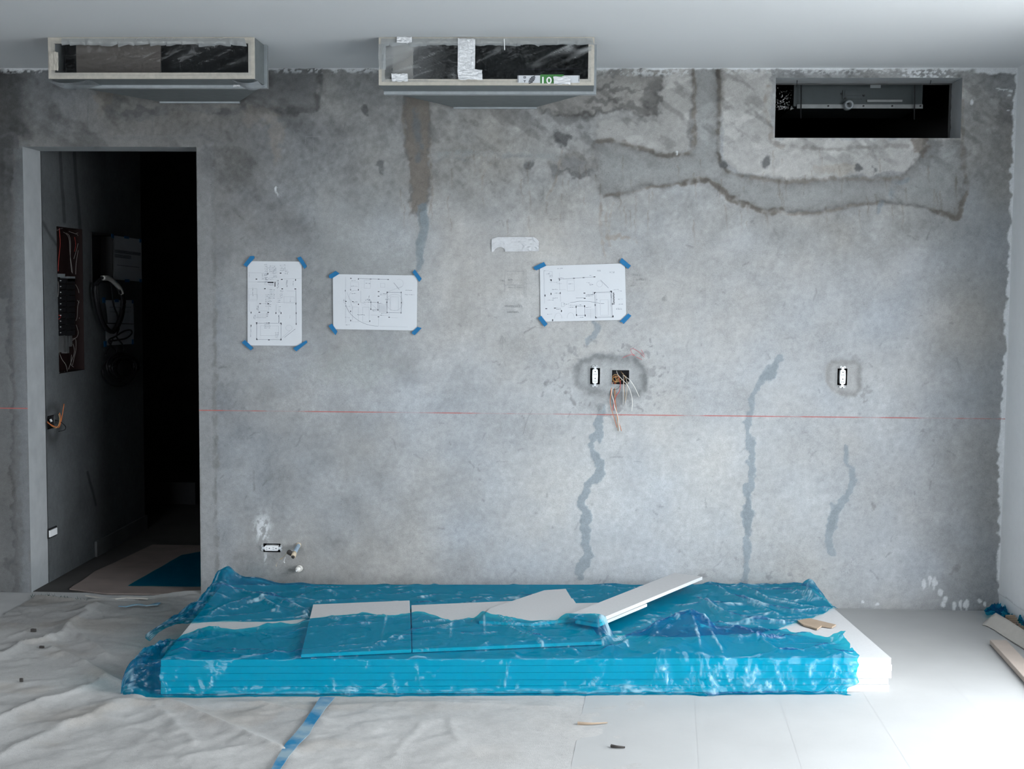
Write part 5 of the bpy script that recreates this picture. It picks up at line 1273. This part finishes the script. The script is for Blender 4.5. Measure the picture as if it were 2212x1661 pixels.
l2 = [([cz(1386, 474, *B2), cz(1690, 480, *B2)], .0013), (R(1305, 510, 1386, 598, B2),), (R(1680, 612, 1824, 824, B2), .0012), (R(1712, 658, 1796, 798, B2),), (arc(*cz(1755, 715, *B2), .098, .15, 0, 360, 24),), (arc(*cz(1590, 680, *B2), .40, .50, 90, 170, 16), .0012), (arc(*cz(1800, 520, *B2), .05, .08, -120, 120),), ([cz(1745, 512, *B2), cz(1803, 582, *B2)], .0014), ([cz(1690, 605, *B2), cz(1840, 545, *B2)],), (R(1513, 718, 1587, 795, B2), .0012), ([cz(1513, 730, *B2), cz(1587, 800, *B2)],), (R(1610, 520, 1655, 562, B2),), (R(1430, 770, 1495, 925, B2),), (R(1325, 770, 1385, 925, B2),), ([cz(1592, 860, *B2), cz(1592, 965, *B2)],), (R(1600, 740, 1670, 820, B2),), (R(1445, 490, 1508, 575, B2),), ([cz(1255, 460, *B2), cz(1255, 940, *B2)],), ([cz(1600, 965, *B2), cz(1890, 970, *B2)],), ([cz(1700, 830, *B2), cz(1700, 870, *B2)],), ([cz(1705, 874, *B2), cz(1790, 876, *B2)],), ([cz(1512, 850, *B2), cz(1690, 855, *B2)],), ([cz(1410, 600, *B2), cz(1410, 720, *B2), cz(1460, 740, *B2)],), (arc(*cz(1350, 660, *B2), .07, .10, 60, 260),), ([cz(1270, 620, *B2), cz(1330, 790, *B2)],)]
for k in range(6): l2.append(([cz(1606+10*k, 745, *B2), cz(1606+10*k, 815, *B2)],))
t2 = [(*cz(1318, 497, *B2), .045, 1, False), (*cz(1312, 555, *B2), .06, 1, False), (*cz(1310, 632, *B2), .06, 1, False), (*cz(1335, 716, *B2), .05, 2, False), (*cz(1375, 850, *B2), .09, 1, False), (*cz(1250, 765, *B2), .05, 1, False), (*cz(1248, 880, *B2), .05, 1, False), (*cz(1255, 957, *B2), .05, 1, False), (*cz(1605, 628, *B2), .07, 2, False), (*cz(1590, 730, *B2), .05, 1, False), (*cz(1610, 850, *B2), .05, 1, False), (*cz(1440, 718, *B2), .08, 1, False), (*cz(1455, 690, *B2), .06, 2, False), (*cz(1865, 588, *B2), .06, 1, False), (*cz(1860, 632, *B2), .10, 1, False), (*cz(1460, 522, *B2), .04, 1, False), (*cz(1620, 832, *B2), .05, 1, False), (*cz(1530, 808, *B2), .03, 1, False), (*cz(1235, 690, *B2), .08, 2, True), (*cz(1495, 650, *B2), .09, 1, True), (*cz(1660, 680, *B2), .05, 2, False)]
plan([(719, 592), (902, 595), (900.5, 714), (720, 711)], 'wide floor plan sheet with blue corner tape, middle one of the three', m2, l2, t2,
     [[(710, 595), (725, 585), (734, 591), (716, 602), (711, 600)], [(891, 588), (896, 582), (911, 602), (906, 609)], [(709.5, 704), (717, 699), (729, 716), (725, 724)], [(890, 717), (902, 706), (911, 708.5), (896, 724), (889.5, 720)]], 5)
B3 = (140, 290, 1790, 1345)
m3 = [(*cz(x, y, *B3), .022, .013) for x, y in ((352, 556), (798, 540), (985, 533), (1195, 524), (995, 824), (998, 922), (252, 1098), (420, 1093), (1200, 816), (1508, 800), (1210, 1292), (1530, 1282))]
m3 += [(*cz(x, y, *B3), .010, .034) for x, y in ((518, 556), (234, 850), (350, 822), (529, 812), (828, 1078), (994, 1070), (1196, 1052), (1526, 1040), (834, 1232), (1000, 1245), (372, 1320), (545, 1150), (1188, 826), (1518, 812), (1200, 1284), (1537, 1272), (358, 566))]
l3 = [([cz(580, 548, *B3), cz(1195, 524, *B3)], .0013), (R(1195, 815, 1520, 1290, B3), .0012), (R(1225, 830, 1500, 1270, B3),), (R(1295, 960, 1450, 1250, B3),), ([cz(1495, 960, *B3), cz(1495, 1090, *B3)],), ([cz(1310, 585, *B3), cz(1460, 740, *B3)], .0013), (arc(*cz(1290, 660, *B3), .035, .055, 0, 360),), ([cz(720, 995, *B3), cz(900, 975, *B3), cz(1050, 980, *B3), cz(1190, 1000, *B3), cz(1300, 1028, *B3)], .0013), (R(828, 1066, 996, 1240, B3), .0012), (R(665, 570, 800, 775, B3),), (R(545, 990, 600, 1065, B3),), ([cz(600, 1050, *B3), cz(720, 995, *B3)],), (arc(*cz(480, 1290, *B3), .042, .10, 180, 360, 12),), (arc(*cz(720, 1290, *B3), .042, .10, 180, 360, 12),), ([cz(830, 912, *B3), cz(985, 912, *B3)], .0013), ([cz(518, 430, *B3), cz(518, 750, *B3)],), ([cz(220, 380, *B3), cz(220, 1000, *B3)],), (R(325, 400, 380, 510, B3),), ([cz(500, 748, *B3), cz(640, 748, *B3)],), ([cz(530, 780, *B3), cz(530, 970, *B3)],), ([cz(1020, 860, *B3), cz(1160, 850, *B3), cz(1160, 800, *B3)], .0013), ([cz(1105, 1130, *B3), cz(1105, 1300, *B3)],), ([cz(1500, 850, *B3), cz(1512, 930, *B3)], .0014)]
for k in range(7): l3.append(([cz(1010, 1130+24*k, *B3), cz(1180, 1130+24*k, *B3)],))
t3 = [(*cz(215, 385, *B3), .05, 1, False), (*cz(260, 435, *B3), .03, 2, False), (*cz(480, 350, *B3), .06, 1, False), (*cz(330, 470, *B3), .03, 2, False), (*cz(490, 530, *B3), .06, 2, False), (*cz(320, 605, *B3), .10, 1, False), (*cz(460, 635, *B3), .04, 1, False), (*cz(690, 645, *B3), .05, 1, False), (*cz(1035, 632, *B3), .03, 1, False), (*cz(1095, 650, *B3), .03, 2, False), (*cz(370, 740, *B3), .07, 1, False), (*cz(410, 815, *B3), .06, 1, False), (*cz(375, 905, *B3), .06, 1, False), (*cz(275, 940, *B3), .06, 1, False), (*cz(445, 1095, *B3), .05, 2, False), (*cz(268, 1205, *B3), .045, 1, False), (*cz(690, 1045, *B3), .13, 1, False), (*cz(680, 1082, *B3), .08, 1, False), (*cz(1015, 1092, *B3), .06, 1, False), (*cz(1020, 860, *B3), .08, 2, False), (*cz(875, 1278, *B3), .04, 1, False), (*cz(1250, 405, *B3), .04, 2, False), (*cz(1490, 440, *B3), .05, 2, False), (*cz(1550, 775, *B3), .06, 1, False), (*cz(1650, 800, *B3), .03, 1, False), (*cz(1640, 950, *B3), .04, 1, False), (*cz(1640, 1050, *B3), .04, 1, False), (*cz(1600, 1125, *B3), .05, 2, False), (*cz(590, 1020, *B3), .05, 1, False), (*cz(1100, 495, *B3), .03, 1, False), (*cz(1310, 1025, *B3), .03, 1, False), (*cz(1215, 950, *B3), .02, 2, False)]
for k in range(9): m3.append((*cz(1556+(k % 2)*4, 840+k*25, *B3), .014, .016))
plan([(1166, 574.5), (1350, 569), (1353, 691), (1168, 695)], 'slightly tilted floor plan sheet with blue corner tape, above the wall outlets', m3, l3, t3,
     [[(1152, 577), (1175, 566), (1180, 574), (1159, 584), (1155, 582)], [(1338, 566), (1343, 557), (1363, 574), (1357, 581)], [(1162, 687), (1169, 682), (1183, 700), (1176, 706)], [(1338, 695), (1357, 677), (1364, 682), (1347, 700), (1343, 695)]], 9)
# silver tape remnant on the wall
def tape_remnant():
    n, m = 60, 24; G = np.zeros((n, m, 3))
    for i in range(n):
        s = i/(n-1); x = 1062+102*s
        top = 512+(4*(1-s*8) if s < .12 else 0)+(9*((s-.86)/.14)**2 if s > .86 else 0)
        bot = 544-1.5*s-(10 if .05 < s < .28 else 0)*math.sin(math.pi*min(1, max(0, (s-.05)/.25)))**.5
        for j in range(m):
            t = j/(m-1); p = at_y(x, top+(bot-top)*t, 0)
            fold = .006*float(ridged(np.array(s*9-t*3.0), np.array(t*2.0+s*2), 6))*sstep(.3, .8, s)+.002*float(vnoise(s*20, t*8))
            G[i, j] = (p[0], -.005-fold, p[2])
    return grid_object('foil_tape_remnant', G, M['foil_white'])
M['foil_white'] = mat('pale_foil_tape', (.50, .51, .53), .4, .25, var=.05, scale=60, bump=.4, bscale=90)
tag(tape_remnant(), 'wrinkled silver-white tape remnant stuck to the wall above the plans', 'tape')

# ================================================================ OUTLETS AND WIRES IN THE WALL
def wall_box(key, parent, depth=.06, inner=None):
    x0, x1, z0, z1 = BOXES[key]; b = MB(); t = .002
    V_ = [(x0, 0, z0), (x1, 0, z0), (x1, 0, z1), (x0, 0, z1), (x0, depth, z0), (x1, depth, z0), (x1, depth, z1), (x0, depth, z1)]
    b.add(V_, [(0, 1, 5, 4), (1, 2, 6, 5), (2, 3, 7, 6), (3, 0, 4, 7), (4, 5, 6, 7)])
    return b.build('box', inner or M['black'], parent)
def outlet(key, label, horiz, inner=None, tint=None, wide=1.0):
    x0, x1, z0, z1 = BOXES[key]; cx, cz_ = (x0+x1)/2, (z0+z1)/2
    r = thing('wall_outlet', label, 'outlet', (cx, 0, cz_), 'wall outlets')
    wall_box(key, r, .06, inner)
    hw, hl = .0125*wide, .034                              # half width / half length of the insert
    def T(a, b_): return (cx+b_, cz_-a) if horiz else (cx+a, cz_+b_)
    def poly(pts): return [T(*p) for p in pts]
    c = .004
    y0 = -.013
    MB().prism_y(poly([(-hw, -hl+c), (-hw+c, -hl), (hw-c, -hl), (hw, -hl+c), (hw+(.0012 if not horiz else 0), 0), (hw, hl-c), (hw-c, hl), (-hw+c, hl), (-hw, hl-c), (-hw-.0012, 0)]), y0, .02).build('insert', M['plastic_white'], r)
    for s in (-1, 1):                                      # pierced metal ears
        pl_ = [(-.013, s*.042), (-.013, s*.050), (-.004, s*.052), (-.004, s*.047), (.004, s*.047), (.004, s*.052), (.013, s*.050), (.013, s*.042), (.006, s*.041), (.005, s*.034), (-.005, s*.034), (-.006, s*.041)]
        MB().prism_y(poly(pl_), -.0085, -.0065).build('mounting_ear', M['ear'], r)
        for q in (-.0085, .0085):
            p = T(q, s*.046); MB().tube([(p[0], -.0098, p[1]), (p[0], -.006, p[1])], .0022, 8, smooth=0).build('ear_hole', M['black'], r)
    for oc in (-.0165, .0165):
        for q in (-.0045, .0045):
            MB().prism_y(poly([(q-.0008, oc-.011), (q+.0008, oc-.011), (q+.0008, oc-.003), (q-.0008, oc-.003)]), y0-.0006, y0+.001).build('slot', M['slot'], r)
        p = T(0, oc+.0065); MB().tube([(p[0], y0-.0007, p[1]), (p[0], y0+.001, p[1])], .0026, 10, smooth=0).build('ground_hole', M['black'], r)
    return r
M['ear'] = mat('ear_metal', (.62, .64, .66), .4, .5, var=.06); M['slot'] = mat('slot_shadow', (.10, .10, .11), .7, var=.05)
outlet('outlet_a', 'white upright outlet insert left of the open wire box', False)
outlet('outlet_b', 'white upright outlet insert in the round mortar patch at the right', False, M['panel_red'])
outlet('outlet_c', 'white sideways outlet insert low on the wall above the film', True)
jb = thing('junction_box', 'square wall box with red, white and tan wires hanging out', 'junction box', ((BOXES['wire_box'][0]+BOXES['wire_box'][1])/2, 0, BOXES['wire_box'][2]))
wall_box('wire_box', jb)
def wire(pts, mk, parent, r=.0014, name='wire'):
    """pts: (px, py, distance in front of the wall)"""
    return MB().tube([at_y(x, y, -d) for x, y, d in pts], r, 6, smooth=5).build(name, M[mk], parent, True)
def wz(x, y): return 1230+x*200/1510.0, 740+y*220/1661.0
def wp(lst, d0=-.02, d1=.012): 
    n = len(lst); return [(*wz(*p), d0+(d1-d0)*min(1, 2.5*i/(n-1))) for i, p in enumerate(lst)]
wire(wp([(700, 640), (685, 760), (665, 950), (685, 1080), (730, 1230), (775, 1385)]), 'orange', jb); wire(wp([(735, 640), (738, 800), (740, 940), (715, 1060), (712, 1110)]), 'red', jb)
wire(wp([(770, 480), (800, 560), (830, 660), (815, 790), (760, 870), (735, 960), (720, 1040)]), 'red', jb); wire(wp([(760, 650), (745, 800), (750, 960), (770, 1120), (800, 1280), (850, 1440)]), 'orange', jb)
wire(wp([(712, 640), (695, 740), (690, 840), (725, 960), (735, 1040), (775, 1150), (800, 1260), (820, 1450)]), 'wwire', jb, .0017); wire(wp([(745, 650), (740, 780), (745, 930), (775, 1180), (795, 1440)]), 'tan', jb, .0012)
wire(wp([(770, 460), (790, 520), (860, 600), (950, 700), (1005, 830), (1030, 980), (1015, 1120)]), 'wwire', jb); wire(wp([(870, 500), (900, 550), (985, 610), (1060, 720), (1100, 800), (1138, 885)]), 'wwire', jb)
wire(wp([(875, 530), (882, 640), (878, 800), (876, 1010)]), 'wwire', jb, .0011); wire(wp([(890, 540), (925, 590), (940, 700), (930, 860), (905, 985)]), 'beige_tape', jb, .0012)
wire(wp([(905, 560), (890, 660), (900, 820), (908, 930)]), 'tan', jb, .0009); wire(wp([(840, 470), (880, 520), (930, 560)], -.03, -.01), 'tan', jb); wire(wp([(690, 760), (740, 765), (790, 750), (825, 700)]), 'black', jb, .0009)
for (cx_, cy_, rx, ry, w) in ((755, 585, 62, 62, 'tan'), (762, 590, 48, 46, 'tan'), (750, 575, 55, 54, 'tan'), (775, 600, 75, 40, 'tan'), (740, 590, 36, 40, 'orange')):
    wire([(*wz(cx_+rx*math.cos(a), cy_+ry*math.sin(a)), -.010+.006*math.sin(a*2+rx)) for a in np.linspace(0, 6.1, 16)], w, jb, .0013, 'wire_coil')
wire(wp([(745, 560), (765, 610), (790, 590), (820, 570)], -.006, -.004), 'tan', jb); wire(wp([(945, 640), (965, 650), (962, 668), (948, 668)], -.004, .003), 'wwire', jb, .0018)
# pipe stub with rag of tape, and a plugged valve below
ps = thing('pipe_stub', 'grey-blue pipe stub with a strip of masking tape, right of the low outlet', 'pipe', at_y(645, 1176))
def wall_mark(x, y): return 540+x*140/2114.0, 1150+y*110/1661.0
def qd(x, y, d): return at_y(*wall_mark(x, y), -d)
MB().tube([qd(1590, 410, 0), qd(1530, 520, .05), qd(1455, 660, .11)], .0105, 12, smooth=3).build('pipe', M['copper'], ps, True)
MB().tube([qd(1590, 405, -.005), qd(1575, 430, .010)], .013, 12, smooth=0).build('collar', M['beige_tape'], ps, True)
MB().tube([qd(1455, 655, .105), qd(1410, 790, .135)], .0115, 12, smooth=0).build('fitting', M['beige_tape'], ps, True)
MB().tube([qd(1412, 788, .133), qd(1400, 806, .138)], .0085, 12, smooth=0).build('bore', M['debris'], ps, True)
MB().tube([qd(1440, 700, .11), qd(1330, 680, .11), qd(1270, 640, .10)], [.010, .013], 8, smooth=3).build('elbow', M['debris'], ps, True)
def tape_tail():
    a = [(1250, 620, .105), (1160, 720, .09), (1060, 840, .06), (960, 880, .05), (890, 980, .04), (855, 1060, .04), (865, 1110, .04)]; w = [.011, .011, .008, .004, .003, .002, .0018]
    A = []
    for (x, y, d), ww in zip(a, w): p = qd(x, y, d); A.append((p+np.array([-.5, 0, -.8])*ww, p+np.array([.5, .2, .8])*ww))
    vs = [q for pr in A for q in pr]; return MB().add(vs, [(2*i, 2*i+1, 2*i+3, 2*i+2) for i in range(len(A)-1)]).build('tape_tail', M['beige_tape'], ps)
tape_tail()
MB().tube([qd(1150, 820, .06), qd(1120, 900, .05), qd(1110, 960, .045), qd(1135, 990, .04)], .0018, 5).build('tape_thread', M['plastic_white'], ps)
vs_ = thing('pipe_plug', 'small ribbed white pipe plug in the wall just above the film', 'pipe', at_y(646, 1231))
ax = [qd(1630, 1160, 0), qd(1600, 1180, .03), qd(1550, 1225, .055), qd(1515, 1255, .075)]
MB().tube([ax[0], ax[1]], [.016, .014], 14, smooth=0).build('plug_body', M['wwire'], vs_, True)
for k in range(3):
    p = ax[0]+(ax[2]-ax[0])*(.25+.25*k); d = (ax[2]-ax[0])/np.linalg.norm(ax[2]-ax[0]); MB().tube([p-d*.003, p+d*.003], .0165-.0015*k, 14, smooth=0).build('rib', M['wwire'], vs_, True)
MB().tube([ax[1], ax[2]], [.013, .011], 14, smooth=0).build('plug_neck', M['wwire'], vs_, True)
MB().tube([ax[2], ax[3]], .005, 4, smooth=0).build('square_tip', M['plastic_white'], vs_)

# ================================================================ CORRIDOR FITTINGS
def cbox(r4, depth, name, m, parent):
    y0, y1, z0, z1 = r4; x = XJ+.002; V_ = [(x, y0, z0), (x, y1, z0), (x, y1, z1), (x, y0, z1), (x-depth, y0, z0), (x-depth, y1, z0), (x-depth, y1, z1), (x-depth, y0, z1)]
    return MB().add(V_, [(0, 1, 5, 4), (1, 2, 6, 5), (2, 3, 7, 6), (3, 0, 4, 7), (4, 5, 6, 7)]).build(name, m, parent)
ep = thing('electrical_panel', 'open breaker panel with loose white wires in the corridor wall', 'electrical panel', (XJ, EP[0], EP[2]))
cbox(EP, .08, 'cabinet', M['panel_red'], ep)
def cp(px, py, off): return at_x(px, py, XJ+off)
def pz(x, y): return 90+x*230/1033.0, 470+y*370/1661.0
def cq(x, y, off): return cp(*pz(x, y), off)
def cblock(x0, y0, x1, y1, o0, o1, name, m, parent):
    a = cq(x0, y0, o1); c = cq(x1, y1, o1); zt = cq((x0+x1)/2, y0, o1)[2]; zb = cq((x0+x1)/2, y1, o1)[2]
    return MB().box((XJ+o0, a[1], zb), (XJ+o1, c[1], zt)).build(name, m, parent)
for k in range(10):                                        # two rows of breakers
    for (xa, xb) in ((170, 235), (245, 325)):
        yy = 590+k*56; o = cblock(xa, yy, xb, yy+50, -.078, -.030, 'breaker', M['black'], ep)
    cblock(182, 590+k*56+18, 190, 590+k*56+26, -.031, -.028, 'indicator', M['plastic_white'], ep)
cblock(160, 545, 228, 578, -.07, -.03, 'terminal_block', M['galv'], ep); cblock(250, 570, 325, 618, -.07, -.03, 'terminal_block', M['galv'], ep)
cblock(215, 1140, 235, 1305, -.07, -.04, 'neutral_bar', M['steel'], ep); cblock(243, 1145, 268, 1315, -.07, -.04, 'neutral_bar', M['steel'], ep); cblock(275, 1145, 298, 1250, -.07, -.04, 'neutral_bar', M['steel'], ep)
def cwire(pts, off, mk, parent, r=.0022, name='wire'):
    return MB().tube([cq(x, y, off) for x, y in pts], r, 5, smooth=4).build(name, M[mk], parent, True)
for pts in ([(210, 140), (250, 170), (270, 230), (275, 350), (290, 460), (298, 540)], [(240, 150), (270, 180), (280, 260), (278, 400), (292, 530)], [(265, 135), (320, 155), (350, 170), (355, 240), (330, 340), (312, 400)], [(330, 155), (370, 150), (375, 200), (352, 330), (335, 440), (330, 550)], [(150, 125), (180, 108), (205, 105)], [(160, 620), (165, 680), (158, 770)], [(330, 650), (355, 700), (366, 780), (350, 860), (345, 960), (332, 1000)], [(345, 800), (370, 850), (365, 980)], [(335, 1040), (355, 1110), (340, 1160), (300, 1175)], [(300, 1190), (330, 1180), (332, 1280), (315, 1360), (300, 1430)], [(305, 1225), (318, 1300), (290, 1390), (260, 1470)], [(165, 1290), (195, 1370), (235, 1430), (250, 1500)], [(165, 1500), (200, 1510), (225, 1490)], [(290, 1330), (285, 1420), (310, 1450)]):
    cwire(pts, -.022, 'wwire_dim', ep, .0014)
for pts in ([(170, 100), (180, 250), (165, 400), (160, 520)], [(320, 190), (330, 260), (318, 330)], [(165, 945), (185, 960), (165, 985)], [(375, 1000), (400, 1150), (405, 1400)]): cwire(pts, -.03, 'red', ep, .0018)
sbx = thing('recessed_box', 'empty black recessed box beside the breaker panel', 'electrical box', (XJ, SB[0], SB[2])); cbox(SB, .07, 'cabinet', M['black'], sbx)
b = MB(); y0, y1, zz0, zz1 = SB; x = XJ+.004
for (a, c, d, e_) in ((y0-.012, y1+.012, zz1, zz1+.012), (y0-.012, y1+.012, zz0-.012, zz0), (y0-.012, y0, zz0, zz1), (y1, y1+.012, zz0, zz1)): b.box((x, a, d), (x+.006, c, e_))
b.build('rim', M['black'], sbx)
def corridor_sheet(quad, label, tabs, rows, seed):
    P4 = [cq(x, y, .012) for x, y in quad]; r = thing('notice_sheet', label, 'paper', P4[3], 'papers on the corridor wall')
    def P(s, t, off=0): q = P4[0]*(1-s)*(1-t)+P4[1]*s*(1-t)+P4[2]*s*t+P4[3]*(1-s)*t; q = q.copy(); q[0] += .004*float(vnoise(s*3+seed, t*3))+off; return q
    G = np.array([[P(i/9, j/9) for j in range(10)] for i in range(10)]); grid_object('sheet', G, M['paper'], r)
    b = MB()
    for (s0, s1, t) in rows: b.add([P(s0, t, .002), P(s1, t, .002), P(s1, t+.012, .002), P(s0, t+.012, .002)], [(0, 1, 2, 3)])
    b.build('printed_rows', M['ink'], r)['kind'] = 'stuff'
    for (x, y, w, h) in tabs:
        p = cq(x-w, y-h, .018); q = cq(x+w, y+h, .018); MB().box((XJ+.0165, p[1], q[2]), (XJ+.018, q[1], p[2])).build('tape_strip', M['tape'], r)
corridor_sheet([(695, 172), (962, 212), (972, 622), (690, 600)], 'printed notice sheet taped beside the black recessed box', ((690, 178, 12, 22), (825, 192, 22, 14), (960, 225, 10, 18), (830, 612, 22, 14), (962, 612, 10, 16)), [(.02, .95, .32+.018*k) for k in range(4)]+[(.02, .6, .42+.02*k) for k in range(4)]+[(.1, .9, .66)], 2)
corridor_sheet([(612, 800), (885, 800), (892, 1030), (640, 1020)], 'upper of two small sheets behind the hanging cable', ((606, 800, 14, 26), (730, 805, 18, 14), (885, 815, 8, 16)), [(.1, .9, .3), (.1, .8, .5)], 4)
corridor_sheet([(612, 1030), (895, 1035), (890, 1225), (620, 1240)], 'lower of two small sheets behind the hanging cable', ((618, 1225, 14, 26), (885, 1205, 8, 24)), [(.1, .8, .4)], 6)
cc = thing('hanging_cable', 'thick black cable loop with white wrapping hanging on the corridor wall', 'cable', cq(690, 1110, .03))
for k, (dx, dy) in enumerate(((0, 0), (10, 6), (-10, 4))):
    cwire([(580+dx, 600), (530+dx, 650), (535+dx, 760+dy), (560+dx, 900+dy), (610+dx, 1040+dy), (690+dx, 1105+dy), (760+dx, 990+dy), (790+dx, 850), (780+dx, 740), (740+dx, 660), (660+dx, 590), (590+dx, 585)], .030+k*.012, 'black', cc, .010, 'cable_turn')
cwire([(590, 585), (650, 590), (710, 635), (760, 690), (775, 738)], .055, 'wwire', cc, .015, 'white_wrapping'); cwire([(660, 590), (680, 700), (700, 850), (740, 960), (750, 1080)], .05, 'black', cc, .005, 'cable_turn')
cl = thing('cable_coil', 'thin black cable coil hanging low on the corridor wall', 'cable', cq(780, 1590, .03))
rs = np.random.RandomState(8)
for k in range(9):
    cx_, cy_, rx, ry = 800+rs.randn()*22, 1450+rs.randn()*18, 120+rs.randn()*22, 110+rs.randn()*16
    cwire([(cx_+rx*math.cos(a+k), cy_+ry*math.sin(a+k)) for a in np.linspace(0, 6.28, 14)], .02+k*.006, 'black', cl, .0055, 'cable_turn')
cwire([(760, 1330), (690, 1260), (650, 1190), (720, 1150), (800, 1100), (860, 1090), (875, 1120), (820, 1170), (720, 1190), (650, 1200)], .04, 'black', cl, .005, 'cable_turn')
cwire([(750, 1080), (730, 1160), (790, 1240), (790, 1320), (760, 1400)], .045, 'black', cl, .005, 'cable_turn'); cwire([(690, 1180), (660, 1250), (620, 1330), (680, 1390), (720, 1330), (730, 1260)], .045, 'black', cl, .005, 'cable_turn')
# switch box with orange wires, blank plate
sb = thing('switch_box', 'small corridor wall box with orange and black wires curling out', 'junction box', (XJ, JB[0], JB[2])); cbox(JB, .05, 'box', M['black'], sb)
def sz(x, y): return 80+x*140/612.0, 860+y*380/1661.0
for pts, mk in (([(92, 225), (120, 245), (170, 268), (205, 275), (220, 240), (235, 180), (255, 55)], 'orange'), ([(95, 215), (140, 260), (200, 265), (225, 190), (212, 140)], 'orange'), ([(165, 205), (220, 225), (268, 265), (260, 300), (205, 315)], 'black'), ([(130, 260), (185, 280), (215, 210), (205, 150)], 'tan')):
    MB().tube([at_x(*sz(x, y), XJ+(.0 if i == 0 else .035)) for i, (x, y) in enumerate(pts)], .0022, 5, smooth=4).build('wire', M[mk], sb, True)
p = at_x(*sz(125, 200), XJ-.01); MB().tube([p, p+np.array([.006, 0, -.012])], .006, 8, smooth=0).build('wire_cap', M['plastic_white'], sb)
bp_ = thing('blank_plate', 'white blank cover plate low on the corridor wall', 'cover plate', at_x(115, 1160, XJ))
a, c = at_x(105.5, 1139, XJ+.01), at_x(124, 1160, XJ+.01); zt, zb = at_x(115, 1139, XJ+.01)[2], at_x(115, 1160, XJ+.01)[2]
MB().box((XJ+.0035, a[1], zb), (XJ+.008, c[1], zt)).build('backing', M['black'], bp_)
a, c = at_x(108, 1142, XJ+.014), at_x(124, 1158, XJ+.014); MB().box((XJ+.008, a[1], zb+.008), (XJ+.014, c[1], zt-.008)).build('plate', M['plastic_white'], bp_)
# things standing in the dark
q0 = at_y(318, 1040, 2.6); q1 = at_y(424, 1140, 2.6)
tag(MB().prism_y([(q0[0], .01), (q1[0], .01), (q1[0], q0[2]), (q0[0], q0[2])], 2.58, 2.60).build('leaning_board', M['dark']), 'grey board standing upright in the dark end of the corridor', 'board')  # near-black colour stands in for the gloom on the board

# ================================================================ PENCIL NOTES ON THE WALL
def scribble(strokes, label, w=.0016, m='pencil', name='pencil_note'):
    b = MB()
    for st in strokes:
        P = [at_y(x, y, -.0062) for x, y in smooth_pts(st, 3)]
        for i in range(len(P)-1):
            d = P[i+1]-P[i]; L = np.linalg.norm(d)+1e-9; n = np.array([-d[2], 0, d[0]])/L*w/2
            b.add([P[i]-n, P[i]+n, P[i+1]+n, P[i+1]-n], [(0, 1, 2, 3)])
    o = b.build(name, M[m], wall_back); return o
def cur(x, y, w, h, n, seed):                              # a looping, unreadable hand
    r = np.random.RandomState(seed); pts = []
    for i in range(n*4):
        t = i/4; pts.append((x+w*t/n+math.sin(i*1.57)*w/n*.35, y-h*.5*(.5+.5*math.cos(i*1.57))*(.5+r.rand())))
    return pts
M['pencil_faint'] = mat('pencil_faint', (.27, .275, .28), .9, var=.1)
scribble([[(1090, 586), (1131, 586)], [(1091, 586), (1090, 632)], [(1131, 585), (1133, 640)], [(1090, 616), (1131, 616)], [(1137, 583), (1136, 640)], cur(1097, 606, 12, 7, 4, 1), cur(1098, 622, 10, 4, 4, 2), cur(1116, 622, 12, 4, 4, 3), cur(1084, 608, 7, 5, 3, 4)], '', .0012, 'pencil_faint')
scribble([cur(1091, 664, 38, 9, 9, 5), cur(1095, 676, 26, 7, 7, 6)], '', .0012, 'pencil_faint')
scribble([[(1085, 758), (1085, 725), (1080, 738)], [(1085, 725), (1092, 738)], [(1092, 728), (1093, 752)], [(1097, 720), (1103, 733)]], '', .0014, 'pencil_faint')
scribble([cur(1366, 596, 22, 8, 5, 8), cur(1372, 606, 24, 8, 6, 9), cur(1364, 618, 8, 6, 3, 10), cur(1430, 650, 12, 18, 3, 11), [(1452, 604), (1470, 612), (1466, 622), (1450, 610)]], '', .0012, 'pencil_faint')
scribble([[(1135, 708), (1190, 708)], [(1375, 704), (1382, 698), (1390, 694)]], '', .0012, 'pencil_faint')
scribble([[(1150, 885), (1139, 906), (1130, 938)], [(1136, 888), (1135, 891)]], '', .0014)
scribble([[(1345, 773), (1362, 766), (1370, 768)], [(1366, 752), (1380, 760), (1392, 772)], [(1375, 771), (1387, 777)], [(1363, 752), (1364, 762), (1372, 768)], [(1385, 755), (1392, 768)]], '', .0016, 'chalk_red', 'crayon_mark')
scribble([[(660, 295), (692, 295)], [(660, 295), (660, 310)], [(676, 298), (678, 338)], [(676, 336), (690, 336)]], '', .0012, 'pencil_faint')
